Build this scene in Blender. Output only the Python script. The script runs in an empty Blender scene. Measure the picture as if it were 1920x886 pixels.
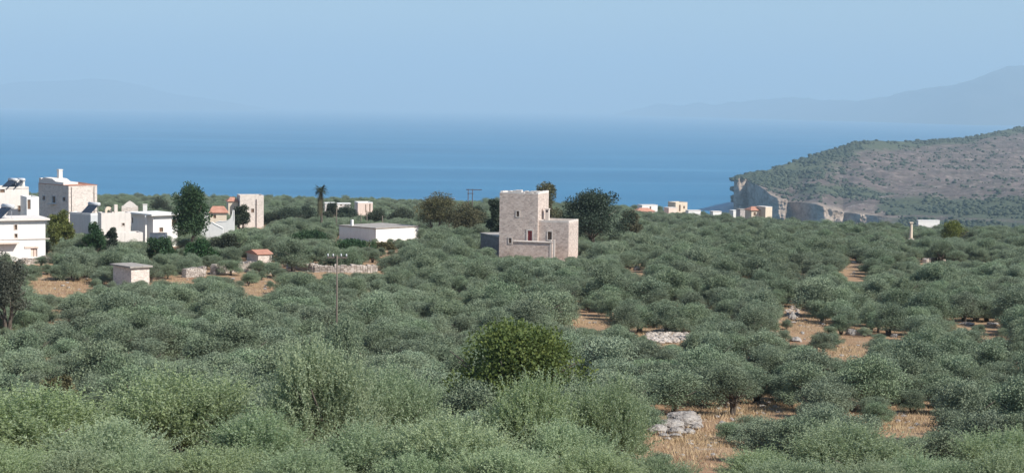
import bpy, math, random
import numpy as np
from mathutils import Matrix, Vector

# ------------------------------------------------------------------ camera, sky, sun, exposure
SC = bpy.context.scene
COL = SC.collection
CAMZ = 150.0                      # metres above the sea
KD = 1.7                          # depth factor of the distances written below
F = 2000.0 * KD                   # focal length in pixels of the 1920 x 886 photograph
LEV, ROLL = 201.0, 0.0125         # row of the level line at the centre column, its slope
PITCH = math.atan((443.0 - LEV) / F)
RHO = math.atan(ROLL)
SUN_EL, SUN_AZ = math.radians(42), math.atan2(0.84, -0.54)

fwd = Vector((0, math.cos(PITCH), -math.sin(PITCH)))
up0 = Vector((0, math.sin(PITCH), math.cos(PITCH)))
rt0 = Vector((1, 0, 0))
right = rt0 * math.cos(RHO) + up0 * math.sin(RHO)
upv = up0 * math.cos(RHO) - rt0 * math.sin(RHO)
cam_d = bpy.data.cameras.new('camera')
cam = bpy.data.objects.new('camera', cam_d); COL.objects.link(cam)
M = Matrix((right, upv, -fwd)).transposed().to_4x4()
M.translation = (0, 0, CAMZ)
cam.matrix_world = M
cam_d.sensor_width = 36.0
cam_d.lens = 36.0 * F / 1920.0
cam_d.clip_start, cam_d.clip_end = 0.5, 300000
SC.camera = cam

world = bpy.data.worlds.new('World'); SC.world = world
world.use_nodes = True
wn = world.node_tree; wn.nodes.clear()
sky = wn.nodes.new('ShaderNodeTexSky'); sky.sky_type = 'NISHITA'; sky.sun_disc = False
sky.sun_elevation, sky.sun_rotation = SUN_EL, SUN_AZ
sky.altitude, sky.air_density, sky.dust_density, sky.ozone_density = 150, 1.0, 0.7, 3.5
bg = wn.nodes.new('ShaderNodeBackground'); bg.inputs[1].default_value = 0.075
wo = wn.nodes.new('ShaderNodeOutputWorld')
wn.links.new(sky.outputs[0], bg.inputs[0]); wn.links.new(bg.outputs[0], wo.inputs[0])

sd = bpy.data.lights.new('sun', 'SUN'); sd.energy = 4.2; sd.angle = math.radians(0.5); sd.color = (1, .945, .86)
sun = bpy.data.objects.new('sun', sd); COL.objects.link(sun)
sdir = Vector((math.sin(SUN_AZ) * math.cos(SUN_EL), math.cos(SUN_AZ) * math.cos(SUN_EL), math.sin(SUN_EL)))
sun.rotation_euler = sdir.to_track_quat('Z', 'Y').to_euler(); sun.location = (60, -30, 260)

SC.view_settings.view_transform = 'Standard'; SC.view_settings.look = 'None'
SC.view_settings.exposure = 0.85; SC.view_settings.gamma = 1.0
try: SC.view_settings.use_curve_mapping = False
except Exception: pass
SC.render.engine = 'CYCLES'
cy = SC.cycles
cy.max_bounces, cy.diffuse_bounces, cy.glossy_bounces, cy.transmission_bounces = 5, 3, 2, 3
cy.volume_bounces, cy.transparent_max_bounces = 1, 6
cy.use_denoising = True
try: cy.denoiser = 'OPENIMAGEDENOISE'
except Exception: pass

# ------------------------------------------------------------------ projecting between photo and place
def ray(px, py):
    v = right * (px - 960) / F + upv * (443 - py) / F + fwd
    return v / math.hypot(v.y, 0)
def P(px, py, d):                 # the point seen at pixel (px, py) at distance d in front of the camera
    v = ray(px, py); return Vector((v.x * d, d, CAMZ + v.z * d))
def proj(x, y, z):
    v = Vector((x, y, z - CAMZ)); k = v.dot(fwd)
    return 960 + F * v.dot(right) / k, 443 - F * v.dot(upv) / k
def lev(px): return LEV + ROLL * (px - 960)

_r = np.random.RandomState(7)
_tab = _r.rand(256, 256)
def vnoise(x, y):
    x = np.asarray(x, float); y = np.asarray(y, float)
    xi = np.floor(x).astype(int); yi = np.floor(y).astype(int)
    fx = x - xi; fy = y - yi
    fx = fx * fx * (3 - 2 * fx); fy = fy * fy * (3 - 2 * fy)
    a = _tab[xi & 255, yi & 255]; b = _tab[(xi + 1) & 255, yi & 255]
    c = _tab[xi & 255, (yi + 1) & 255]; d = _tab[(xi + 1) & 255, (yi + 1) & 255]
    return (a * (1 - fx) + b * fx) * (1 - fy) + (c * (1 - fx) + d * fx) * fy
def fbm(x, y, n=4):
    s = 0; a = .5
    for i in range(n):
        s = s + a * vnoise(x * 2 ** i + 17.3 * i, y * 2 ** i + 9.1 * i); a *= .5
    return s - .47

_pd = [-80, -20, 0, 20, 35, 50, 70, 90, 112, 160, 200, 260, 350, 450, 600, 800]
_pz = [-2, -5, -7.4, -10.2, -13.2, -16.6, -19.8, -21.2, -21.9, -23.0, -25.5, -30.3, -37.5, -44.2, -55.6, -70]
_dd = np.arange(-80, 801, 1.0)
_zz = np.interp(_dd, _pd, _pz)
_k = np.ones(15) / 15
_zs = np.convolve(np.pad(_zz, 7, 'edge'), _k, 'valid')
def edge_d(a):                    # how far the plateau reaches in the direction a = x / y
    return np.interp(a, [-.6, -.2, 0, .13, .215, .29, .45, .6], [610, 600, 560, 470, 388, 318, 314, 310])
def ground_rel(x, y):
    x = np.asarray(x, float); y = np.asarray(y, float)
    y = y / KD
    z = np.interp(y, _dd, _zs)
    z = z - np.maximum(x, 0) * .012 * np.clip((y - 60) / 150, 0, 1)
    z = z + (fbm(x / 26, y / 20, 3)) * .9 * np.clip((y - 40) / 60, .2, 1)
    a = x / np.maximum(y, 20)
    over = np.maximum(y - edge_d(a), 0) * KD
    z = z - over * .75 - np.where(over > 25, (over - 25) * 1.4, 0)
    return np.maximum(z, -CAMZ - 3)
def G(x, y): return float(CAMZ + ground_rel(x, y))
def ground_hit(px, py, far=1090):
    v = ray(px, py); d = 30.0
    while d < far:
        if CAMZ + v.z * d <= G(v.x * d, d): break
        d += .5 if d < 200 else 2.0
    return v.x * d, d

# ------------------------------------------------------------------ building helpers
def link(o, parent=None):
    COL.objects.link(o)
    if parent is not None: o.parent = parent
    return o
def tag(o, label=None, cat=None, group=None, kind=None):
    if label: o['label'] = label
    if cat: o['category'] = cat
    if group: o['group'] = group
    if kind or cat: o['kind'] = kind or 'thing'
    return o
def empty(name, loc, rz=0.0):
    o = bpy.data.objects.new(name, None); o.location = loc; o.rotation_euler = (0, 0, rz)
    o.empty_display_size = .3
    return link(o)
class MB:
    def __init__(s): s.v = []; s.f = []
    def quad(s, *p):
        n = len(s.v); s.v += [tuple(q) for q in p]; s.f.append(tuple(range(n, n + len(p))))
    def box(s, x0, y0, z0, x1, y1, z1):
        n = len(s.v)
        s.v += [(x0, y0, z0), (x1, y0, z0), (x1, y1, z0), (x0, y1, z0), (x0, y0, z1), (x1, y0, z1), (x1, y1, z1), (x0, y1, z1)]
        s.f += [tuple(n + i for i in q) for q in ((0, 3, 2, 1), (4, 5, 6, 7), (0, 1, 5, 4), (1, 2, 6, 5), (2, 3, 7, 6), (3, 0, 4, 7))]
    def prism(s, poly, axis, a0, a1):   # poly in the two other axes, extruded along axis
        n = len(s.v); m = len(poly)
        for a in (a0, a1):
            for p in poly:
                q = list(p); q.insert(axis, a); s.v.append(tuple(q))
        s.f.append(tuple(n + i for i in range(m))[::-1]); s.f.append(tuple(n + m + i for i in range(m)))
        for i in range(m):
            j = (i + 1) % m; s.f.append((n + i, n + j, n + m + j, n + m + i))
    def tube(s, pts, radii, k=6):
        pts = [Vector(p) for p in pts]; n = len(s.v)
        for i, p in enumerate(pts):
            t = (pts[min(i + 1, len(pts) - 1)] - pts[max(i - 1, 0)]).normalized()
            a = t.cross(Vector((.3, 1, .2))).normalized(); b = t.cross(a)
            for j in range(k):
                w = 2 * math.pi * j / k
                s.v.append(tuple(p + (a * math.cos(w) + b * math.sin(w)) * radii[i]))
        for i in range(len(pts) - 1):
            for j in range(k):
                s.f.append((n + i * k + j, n + i * k + (j + 1) % k, n + (i + 1) * k + (j + 1) % k, n + (i + 1) * k + j))
        s.f.append(tuple(n + j for j in range(k))[::-1]); s.f.append(tuple(n + (len(pts) - 1) * k + j for j in range(k)))
    def mesh(s, name, mat=None, smooth=False):
        m = bpy.data.meshes.new(name); m.from_pydata(s.v, [], s.f); m.update()
        if mat: m.materials.append(mat)
        if smooth: m.polygons.foreach_set('use_smooth', [True] * len(m.polygons))
        return m
    def build(s, name, mat=None, parent=None, smooth=False):
        return link(bpy.data.objects.new(name, s.mesh(name, mat, smooth)), parent)
def np_mesh(name, verts, quads, mat, smooth=False):
    m = bpy.data.meshes.new(name); k = quads.shape[1]
    m.vertices.add(len(verts)); m.vertices.foreach_set('co', verts.astype(np.float32).ravel())
    m.loops.add(quads.size); m.loops.foreach_set('vertex_index', quads.astype(np.int32).ravel())
    m.polygons.add(len(quads)); m.polygons.foreach_set('loop_start', np.arange(0, quads.size, k, dtype=np.int32))
    m.polygons.foreach_set('loop_total', np.full(len(quads), k, np.int32))
    if smooth: m.polygons.foreach_set('use_smooth', np.ones(len(quads), bool))
    m.update(calc_edges=True); m.validate()
    if mat: m.materials.append(mat)
    return m
def grid_mesh(name, X, Y, Z, mat, smooth=True):
    h, w = X.shape
    idx = np.arange(h * w).reshape(h, w)
    q = np.stack([idx[:-1, :-1], idx[:-1, 1:], idx[1:, 1:], idx[1:, :-1]], -1).reshape(-1, 4)
    return np_mesh(name, np.stack([X, Y, Z], -1).reshape(-1, 3), q, mat, smooth)

# ------------------------------------------------------------------ materials
class N:
    def __init__(s, name):
        s.m = bpy.data.materials.new(name); s.m.use_nodes = True
        s.t = s.m.node_tree; s.t.nodes.clear()
        s.out = s.t.nodes.new('ShaderNodeOutputMaterial')
    def n(s, typ, **kw):
        nd = s.t.nodes.new(typ)
        for k, v in kw.items():
            if k.startswith('i_'): nd.inputs[k[2:].replace('_', ' ')].default_value = v
            else: setattr(nd, k, v)
        return nd
    def l(s, a, b): s.t.links.new(a, b)
    def ramp(s, fac, stops):
        r = s.n('ShaderNodeValToRGB'); e = r.color_ramp.elements
        while len(e) < len(stops): e.new(.5)
        for el, (p, c) in zip(e, stops): el.position = p; el.color = (*c, 1) if len(c) == 3 else c
        s.l(fac, r.inputs[0]); return r.outputs[0]
    def noise(s, vec, scale, detail=4, rough=.6):
        nd = s.n('ShaderNodeTexNoise'); nd.inputs['Scale'].default_value = scale
        nd.inputs['Detail'].default_value = detail; nd.inputs['Roughness'].default_value = rough
        if vec is not None: s.l(vec, nd.inputs['Vector'])
        return nd.outputs['Fac']
    def mix(s, fac, a, b, mode='MIX'):
        nd = s.n('ShaderNodeMix', data_type='RGBA', blend_type=mode)
        for sock, v in ((nd.inputs[0], fac), (nd.inputs[6], a), (nd.inputs[7], b)):
            if isinstance(v, (int, float)): sock.default_value = v
            elif isinstance(v, tuple): sock.default_value = (*v, 1)
            else: s.l(v, sock)
        return nd.outputs[2]
    def math(s, op, a, b=0.0):
        nd = s.n('ShaderNodeMath', operation=op)
        for sock, v in ((nd.inputs[0], a), (nd.inputs[1], b)):
            if isinstance(v, (int, float)): sock.default_value = v
            else: s.l(v, sock)
        return nd.outputs[0]
    def mapping(s, src, scale):
        mp = s.n('ShaderNodeMapping'); mp.inputs['Scale'].default_value = scale
        s.l(src, mp.inputs['Vector']); return mp.outputs[0]
    def pos(s): return s.n('ShaderNodeNewGeometry').outputs['Position']
    def obj(s): return s.n('ShaderNodeTexCoord').outputs['Object']
    def bsdf(s, color, rough=.85, bump=None, strength=.4, dist=.05, spec=.3):
        b = s.n('ShaderNodeBsdfPrincipled')
        if isinstance(color, tuple): b.inputs['Base Color'].default_value = (*color, 1)
        else: s.l(color, b.inputs['Base Color'])
        if isinstance(rough, (int, float)): b.inputs['Roughness'].default_value = rough
        else: s.l(rough, b.inputs['Roughness'])
        b.inputs['Specular IOR Level'].default_value = spec
        if bump is not None:
            bp = s.n('ShaderNodeBump'); bp.inputs['Strength'].default_value = strength; bp.inputs['Distance'].default_value = dist
            s.l(bump, bp.inputs['Height']); s.l(bp.outputs[0], b.inputs['Normal'])
        return b
    def done(s, b): s.l(b.outputs[0], s.out.inputs['Surface']); return s.m

def mat_leaf(name, dark, light, back, scale=.9, trans=.25, rnd=.35, transcol=None):
    s = N(name)
    oi = s.n('ShaderNodeObjectInfo')
    f = s.noise(s.obj(), scale, 3)
    f2 = s.noise(s.pos(), .035, 2)
    c = s.mix(s.math('MULTIPLY_ADD', f, 1.8) if False else s.ramp(f, [(.32, dark), (.68, light)]), (0, 0, 0), (0, 0, 0)) if False else s.ramp(f, [(.32, dark), (.68, light)])
    hs = s.n('ShaderNodeHueSaturation')
    s.l(c, hs.inputs['Color'])
    v = s.math('ADD', s.math('MULTIPLY', oi.outputs['Random'], rnd), 1 - rnd / 2)
    v = s.math('MULTIPLY', v, s.math('ADD', s.math('MULTIPLY', f2, .9), .55))
    s.l(v, hs.inputs['Value'])
    h = s.math('ADD', s.math('MULTIPLY', s.math('FRACT', s.math('MULTIPLY', oi.outputs['Random'], 7.31)), .035), .4785)
    s.l(h, hs.inputs['Hue'])
    sat = s.math('ADD', s.math('MULTIPLY', s.math('FRACT', s.math('MULTIPLY', oi.outputs['Random'], 13.7)), .3), .8)
    s.l(sat, hs.inputs['Saturation'])
    g = s.n('ShaderNodeNewGeometry')
    col = s.mix(g.outputs['Backfacing'], hs.outputs[0], s.mix(.6, hs.outputs[0], back))
    b = s.bsdf(col, .6, spec=.2)
    t = s.n('ShaderNodeBsdfTranslucent'); s.l(s.mix(.5, hs.outputs[0], transcol or light), t.inputs[0])
    mx = s.n('ShaderNodeMixShader'); mx.inputs[0].default_value = trans
    s.l(b.outputs[0], mx.inputs[1]); s.l(t.outputs[0], mx.inputs[2])
    s.l(mx.outputs[0], s.out.inputs['Surface']); return s.m
MAT = {}
MAT['olive'] = mat_leaf('olive_leaf', (.084, .124, .076), (.218, .282, .172), (.22, .26, .175), rnd=.65, trans=.14)
MAT['olive_near'] = mat_leaf('silvery_olive_leaf', (.20, .28, .13), (.345, .435, .23), (.39, .46, .32), 1.1, .45, .3)
MAT['fig'] = mat_leaf('bright_leaf', (.055, .102, .024), (.19, .235, .05), (.10, .14, .05), 1.3, .3, .1)
MAT['lime'] = mat_leaf('yellow_green_leaf', (.09, .12, .025), (.17, .19, .04), (.15, .17, .07), 1.0, .3, .1)
MAT['dense'] = mat_leaf('dense_green_leaf', (.02, .055, .02), (.045, .105, .035), (.05, .09, .04), .9, .2, .15)
MAT['holm'] = mat_leaf('dark_leaf', (.022, .038, .022), (.055, .078, .05), (.06, .08, .06), .6, .15, .15)
MAT['dusty'] = mat_leaf('dusty_leaf', (.06, .068, .03), (.14, .13, .065), (.13, .12, .07), .45, .2, .15)
MAT['scrub'] = mat_leaf('scrub_leaf', (.028, .042, .024), (.058, .075, .042), (.06, .07, .05), .5, .15, .3)
MAT['plum'] = mat_leaf('plum_leaf', (.055, .065, .045), (.115, .125, .085), (.12, .13, .10), .8, .2, .1)

def mat_bark():
    s = N('bark'); f = s.noise(s.mapping(s.obj(), (6, 6, 1.5)), 2, 5)
    return s.done(s.bsdf(s.ramp(f, [(.3, (.045, .036, .028)), (.7, (.16, .135, .11))]), .95, f, .8, .03))
MAT['bark'] = mat_bark()
def mat_ground():
    s = N('dry_ground'); p = s.pos()
    f = s.noise(p, .11, 5, .65); g = s.noise(p, 1.6, 5, .7); q = s.noise(p, .45, 3)
    c = s.ramp(f, [(.3, (.30, .175, .10)), (.5, (.40, .265, .15)), (.72, (.46, .345, .215))])
    c = s.mix(s.math('MULTIPLY', s.math('SUBTRACT', g, .38), 1.6), s.mix(.55, c, (.20, .12, .075)), c)
    st = s.ramp(q, [(.62, (0, 0, 0)), (.72, (1, 1, 1))])
    c = s.mix(s.math('MULTIPLY', st, .5), c, (.42, .38, .33))
    return s.done(s.bsdf(c, .95, s.math('ADD', g, s.noise(p, 7, 3)), .7, .12))
MAT['ground'] = mat_ground()
def mat_sea():
    s = N('sea_water'); p = s.pos()
    wind = s.noise(s.mapping(p, (.0006, .0014, 1)), 1, 8, .7)
    slick = s.noise(s.mapping(p, (.00022, .0021, 1)), 1, 4, .55)
    c = s.ramp(wind, [(.25, (.004, .098, .215)), (.75, (.034, .188, .335))])
    sl = s.ramp(slick, [(.56, (0, 0, 0)), (.70, (1, 1, 1))])
    c = s.mix(s.math('MULTIPLY', sl, .6), c, (.08, .25, .40))
    w = s.math('ADD', s.noise(s.mapping(p, (.05, .09, 1)), 1, 4), s.noise(s.mapping(p, (.35, .5, 1)), 1, 3))
    b = s.bsdf(c, .42, w, .6, 2.0, .22)
    return s.done(b)
MAT['sea'] = mat_sea()
def mat_headland():
    s = N('headland_rock'); p = s.pos()
    at = s.n('ShaderNodeAttribute', attribute_name='scrub').outputs['Fac']
    cl = s.n('ShaderNodeAttribute', attribute_name='cliff').outputs['Fac']
    f = s.noise(p, .02, 6, .65); g = s.noise(p, .06, 8, .75)
    rock = s.ramp(f, [(.28, (.06, .046, .04)), (.5, (.135, .100, .09)), (.75, (.27, .21, .185))])
    rock = s.mix(s.ramp(g, [(.40, (1, 1, 1)), (.56, (0, 0, 0))]), rock, (.075, .066, .05))
    rock = s.mix(s.ramp(s.noise(p, .05, 6, .75), [(.55, (0, 0, 0)), (.68, (1, 1, 1))]), rock, (.30, .25, .22))
    k = s.ramp(s.math('ADD', at, s.math('MULTIPLY', s.math('SUBTRACT', g, .5), 1.6)), [(.38, (0, 0, 0)), (.6, (1, 1, 1))])
    c = s.mix(k, rock, s.ramp(g, [(.3, (.045, .06, .032)), (.7, (.085, .10, .055))]))
    strata = s.noise(s.mapping(p, (.03, .03, .12)), 1, 6, .7)
    cc = s.ramp(strata, [(.3, (.13, .085, .06)), (.5, (.29, .23, .18)), (.72, (.44, .37, .31))])
    c = s.mix(cl, c, cc)
    return s.done(s.bsdf(c, .95, s.math('ADD', f, s.math('MULTIPLY', g, .4)), 1.0, 9.0))
MAT['headland'] = mat_headland()
def mat_mount():
    s = N('mountain_rock'); p = s.pos()
    return s.done(s.bsdf(s.ramp(s.noise(p, .0012, 6), [(.3, (.04, .055, .05)), (.7, (.09, .09, .085))]), .95))
MAT['mountain'] = mat_mount()
def mat_stone(name, a, b, mortar, cell=2.6, flat=1.9, bump=.7):
    s = N(name); v = s.mapping(s.obj(), (1, 1, flat))
    vo = s.n('ShaderNodeTexVoronoi', feature='F1'); vo.inputs['Scale'].default_value = cell; s.l(v, vo.inputs['Vector'])
    ve = s.n('ShaderNodeTexVoronoi', feature='DISTANCE_TO_EDGE'); ve.inputs['Scale'].default_value = cell; s.l(v, ve.inputs['Vector'])
    sx = s.n('ShaderNodeSeparateColor'); s.l(vo.outputs['Color'], sx.inputs[0])
    big = s.noise(s.obj(), .35, 3)
    c = s.mix(sx.outputs[0], a, b)
    c = s.mix(s.math('MULTIPLY', s.ramp(sx.outputs[1], [(.8, (0, 0, 0)), (.86, (1, 1, 1))]), .55), c, tuple(x * .55 for x in a))
    c = s.mix(s.math('MULTIPLY', big, .5), c, tuple(min(1, x * 1.25) for x in b))
    e = s.ramp(ve.outputs['Distance'], [(.0, (0, 0, 0)), (.06, (1, 1, 1))])
    c = s.mix(e, mortar, c)
    return s.done(s.bsdf(c, .9, s.math('ADD', e, s.math('MULTIPLY', s.noise(s.obj(), 14, 4), .5)), bump, .06))
MAT['tower_stone'] = mat_stone('tower_stone', (.42, .325, .28), (.62, .525, .46), (.57, .485, .43))
MAT['pale_stone'] = mat_stone('pale_stone', (.56, .485, .43), (.70, .63, .57), (.64, .57, .51), 3)
MAT['grey_stone'] = mat_stone('grey_stone', (.40, .36, .34), (.55, .50, .47), (.52, .48, .45), 2.4)
MAT['shaded_stone'] = mat_stone('shaded_stone', (.17, .155, .15), (.27, .25, .24), (.2, .18, .17), 2.6)  # annexe stone, darkened so its colour carries the shade
MAT['wall_stone'] = mat_stone('wall_stone', (.34, .29, .25), (.58, .52, .46), (.30, .25, .21), 3.2)
def mat_plain(name, c, rough=.85, var=.12, bump=.15):
    s = N(name); f = s.noise(s.obj(), .9, 5, .65); g = s.noise(s.obj(), 9, 3)
    d = tuple(x * (1 - var) for x in c); e = tuple(x * (1 - 2.2 * var) for x in c)
    st = s.noise(s.mapping(s.obj(), (2.2, 2.2, .22)), 1, 5, .65)
    col = s.mix(s.ramp(st, [(.52, (0, 0, 0)), (.72, (1, 1, 1))]), s.ramp(f, [(.3, d), (.65, c)]), e)
    return s.done(s.bsdf(col, rough, g, bump, .02))
MAT['white'] = mat_plain('whitewash', (.74, .73, .70), .8, .07)
MAT['white2'] = mat_plain('warm_render', (.70, .65, .60), .85, .1)
MAT['blue_grey'] = mat_plain('grey_render', (.50, .52, .53), .85, .08)
MAT['trim'] = mat_plain('pale_trim', (.64, .57, .51), .8, .1)
MAT['pink'] = mat_plain('pink_render', (.72, .58, .50), .85, .1)
MAT['beige'] = mat_plain('beige_render', (.66, .56, .44), .85, .12)
MAT['concrete'] = mat_plain('concrete', (.36, .33, .30), .9, .25)
MAT['dark'] = mat_plain('dark_opening', (.035, .032, .035), .5, .3, 0)
MAT['shutter'] = mat_plain('brown_shutter', (.20, .13, .09), .6, .2)
MAT['red'] = mat_plain('red_paint', (.42, .07, .075), .55, .2)
MAT['metal'] = mat_plain('galvanised_metal', (.55, .56, .58), .4, .1)
MAT['panel'] = mat_plain('dark_solar_glass', (.03, .04, .06), .2, .2, 0)
MAT['wood'] = mat_plain('weathered_wood', (.17, .14, .115), .9, .3, .5)
MAT['rust'] = mat_plain('dark_steel', (.10, .075, .075), .8, .3)
def mat_tile():
    s = N('roof_tile'); w = s.n('ShaderNodeTexWave'); w.inputs['Scale'].default_value = 1.6; s.l(s.obj(), w.inputs['Vector'])
    f = s.noise(s.obj(), 1.5, 5)
    return s.done(s.bsdf(s.ramp(f, [(.3, (.36, .16, .11)), (.7, (.52, .28, .20))]), .85, w.outputs['Fac'], .5, .06))
MAT['tile'] = mat_tile()
def mat_rock():
    s = N('limestone'); f = s.noise(s.obj(), 1.3, 6, .7); g = s.noise(s.obj(), 6, 5, .7)
    c = s.ramp(f, [(.3, (.19, .16, .14)), (.5, (.35, .32, .295)), (.7, (.50, .47, .43))])
    c = s.mix(s.ramp(g, [(.34, (1, 1, 1)), (.44, (0, 0, 0))]), c, (.14, .11, .09))  # low spots of the bump noise darkened: crevice shade in the colour
    return s.done(s.bsdf(c, .92, s.math('ADD', f, g), 1.0, .18))
MAT['rock'] = mat_rock()
def mat_grass():
    s = N('dry_grass'); f = s.noise(s.pos(), .8, 4)
    b = s.bsdf(s.ramp(f, [(.3, (.34, .23, .13)), (.7, (.50, .40, .25))]), .8)
    return s.done(b)
MAT['grass'] = mat_grass()

# ------------------------------------------------------------------ setting: sea, ground, headland, mountains
m = MB(); m.quad((-60000, -60000, 0), (60000, -60000, 0), (60000, 60000, 0), (-60000, 60000, 0))
tag(m.build('sea', MAT['sea']), 'calm blue sea reaching to the hazy horizon', None, None, 'structure')

ys = np.concatenate([np.arange(-110, 30, 10), np.arange(30, 250, 2.4), np.arange(250, 520, 5), np.arange(520, 1300, 10)])
ts = np.linspace(-1, 1, 241)
T, Y = np.meshgrid(ts, ys)
X = T * (60 + np.maximum(Y, 0) * .45)
Z = CAMZ + ground_rel(X, Y)
fine = fbm(X / 3.1, Y / 3.1, 3) * .35 + fbm(X / 9, Y / 9, 2) * .3
Z = Z + fine * (Y < 680)
go = link(bpy.data.objects.new('ground', grid_mesh('ground', X, Y, Z, MAT['ground'])))
tag(go, 'dry tan ground of the olive plateau, falling off to the sea', None, None, 'structure')

def loft(name, cols, rows_frac, mat, disp=None):
    """cols: list of (px, [points]); all columns have the same number of stations"""
    n = len(cols[0][1])
    us = np.array([c[0] for c in cols], float)
    arr = np.array([[list(p) for p in c[1]] for c in cols])          # col, station, xyz
    uu = np.linspace(us[0], us[-1], rows_frac[0])
    A = np.stack([[np.interp(uu, us, arr[:, k, j]) for j in range(3)] for k in range(n)], 0)   # station, xyz, u
    out = []; vv = []
    for k in range(n - 1):
        for t in np.linspace(0, 1, rows_frac[1][k], endpoint=(k == n - 2)):
            out.append(A[k] * (1 - t) + A[k + 1] * t); vv.append(k + t)
    out = np.array(out)                                              # row, xyz, u
    return uu, np.array(vv), out[:, 0, :], out[:, 1, :], out[:, 2, :]

def sea_d(px, py): return CAMZ * F / (py - lev(px))
RIM = [(1376, 338, 1575), (1384, 334, 1570), (1397, 335, 1568), (1400, 337, 1578), (1412, 342, 1545), (1426, 349, 1500), (1438, 358, 1455), (1446, 365, 1438), (1462, 372, 1425), (1473, 376, 1420),
       (1477, 378, 1500), (1497, 379, 1468), (1517, 381, 1430), (1534, 383, 1392), (1541, 386, 1385), (1560, 392, 1380), (1580, 398, 1400), (1600, 400, 1370),
       (1640, 404, 1350), (1700, 409, 1290), (1800, 413, 1210), (1920, 416, 1150), (2080, 420, 1080)]
RIDGE = [(1376, 336, 1600), (1384, 333, 1600), (1400, 329, 1640), (1440, 318, 1750), (1500, 300, 1900), (1560, 281, 2010), (1600, 266, 2080), (1620, 262, 2120), (1660, 263, 2160),
         (1700, 265, 2220), (1740, 266, 2270), (1765, 266, 2300), (1800, 260, 2380), (1850, 251, 2480), (1880, 243, 2560), (1920, 237, 2650), (2080, 215, 2900)]
cols = []
rd = np.array(RIDGE, float)
for (px, py, d) in RIM:
    d = d * KD
    ry = np.interp(px, rd[:, 0], rd[:, 1]); rdist = np.interp(px, rd[:, 0], rd[:, 2]) * KD
    rim = P(px, py, d); foot = rim.copy(); foot.z = -3; ext = 14 + 420 * min(max((px - 1640) / 80, 0), 1); foot.x *= (foot.y - ext) / foot.y; foot.y -= ext
    ridge = P(px, ry, rdist)
    midd = d + (rdist - d) * .45; mid = P(px, py + (ry - py) * (.50 if px > 1500 else .45), midd)
    back = ridge.copy(); kk = (ridge.y + 260) / ridge.y; back.x = back.x * kk + 14; back.y += 260; back.z = max(ridge.z - 60, 0)
    bk2 = back.copy(); kk = (bk2.y + 200) / bk2.y; bk2.x = bk2.x * kk + 10; bk2.y += 200; bk2.z = -3
    cols.append((px, [foot, rim, mid, ridge, back, bk2]))
c0 = cols[0][1]
end = []
for yy in (1592, 1596, 1610, 1700, 1800, 2000):
    q = P(1378.5, 402, yy * KD); q.z = -3; end.append(q)
cols.insert(0, (1371, end))
uu, vv, HX, HY, HZ = loft('headland', cols, (420, [46, 55, 60, 8, 5]), None)
VV = vv[:, None] * np.ones_like(HX)
cliff = np.clip(1.12 - VV, 0, 1) * 8; cliff = np.clip(cliff, 0, 1) * np.clip((1690 - uu[None, :]) / 50, 0, 1)
inside = np.clip(VV * 4, 0, 1) * np.clip((uu[None, :] - 1376) / 12, 0, 1)
land = np.clip((VV - 1) * 3, 0, 1)
HZ = HZ + inside * land * np.where(VV < 4, 1, 0) * (fbm(HX / 90, HY / 130, 4) * 22 + fbm(HX / 18, HY / 26, 3) * 7) * np.clip((3.02 - VV) * 4, .18, 1)
face = np.clip(VV * 5, 0, 1) * (1 - np.clip((VV - 1) * 6, 0, 1))
HY = HY + face * (fbm(HX / 13, HZ / 55, 4) * 46 + fbm(HX / 5, HZ / 9, 3) * 20 + fbm(HX / 2.2, HZ / 2.5, 2) * 7) * np.clip((uu[None, :] - 1376) / 10, .2, 1)
HX = HX + face * fbm(HX / 11 + 40, HZ / 30, 3) * 8
hm = grid_mesh('headland', HX, HY, HZ, MAT['headland'])
hn = fbm(HX / 120, HY / 220, 4)
pu = uu[None, :] * np.ones_like(HX)
slope_t = np.clip((VV - 1) / 2, 0, 1)
left_green = np.clip((1640 - pu + (slope_t - .5) * 160) / 180, 0, 1) * np.clip(slope_t * 2.4 - .35, 0, 1)
top_green = np.clip((slope_t - .86) * 9, 0, 1)
low_green = np.clip((pu - 1620) / 60, 0, 1) * np.where(VV < 1, .75, np.exp(-((slope_t - .10) / .085) ** 2))
midband = np.exp(-((slope_t - .27 - (pu - 1560) * .0002) / .10) ** 2) * np.clip((1720 - pu) / 120, 0, 1) * np.clip((pu - 1480) / 40, 0, 1)
scrub = np.clip(np.maximum.reduce([left_green * .85, top_green, low_green * 1.25, midband * .85]) + hn * .9 + .06, 0, 1)
at = hm.attributes.new('scrub', 'FLOAT', 'POINT'); at.data.foreach_set('value', scrub.astype(np.float32).ravel())
stp = np.zeros_like(HZ)
gz = np.abs(np.gradient(HZ, axis=0)) / (np.hypot(np.gradient(HY, axis=0), np.gradient(HX, axis=0)) + 1e-3)
stp = np.clip((gz - .7) * 1.5, 0, 1)
at = hm.attributes.new('cliff', 'FLOAT', 'POINT'); at.data.foreach_set('value', np.maximum(cliff, stp * (VV < 2)).astype(np.float32).ravel())
tag(link(bpy.data.objects.new('headland', hm)), 'scrubby brown headland dropping to the sea in pale cliffs', None, None, 'structure')

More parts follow.
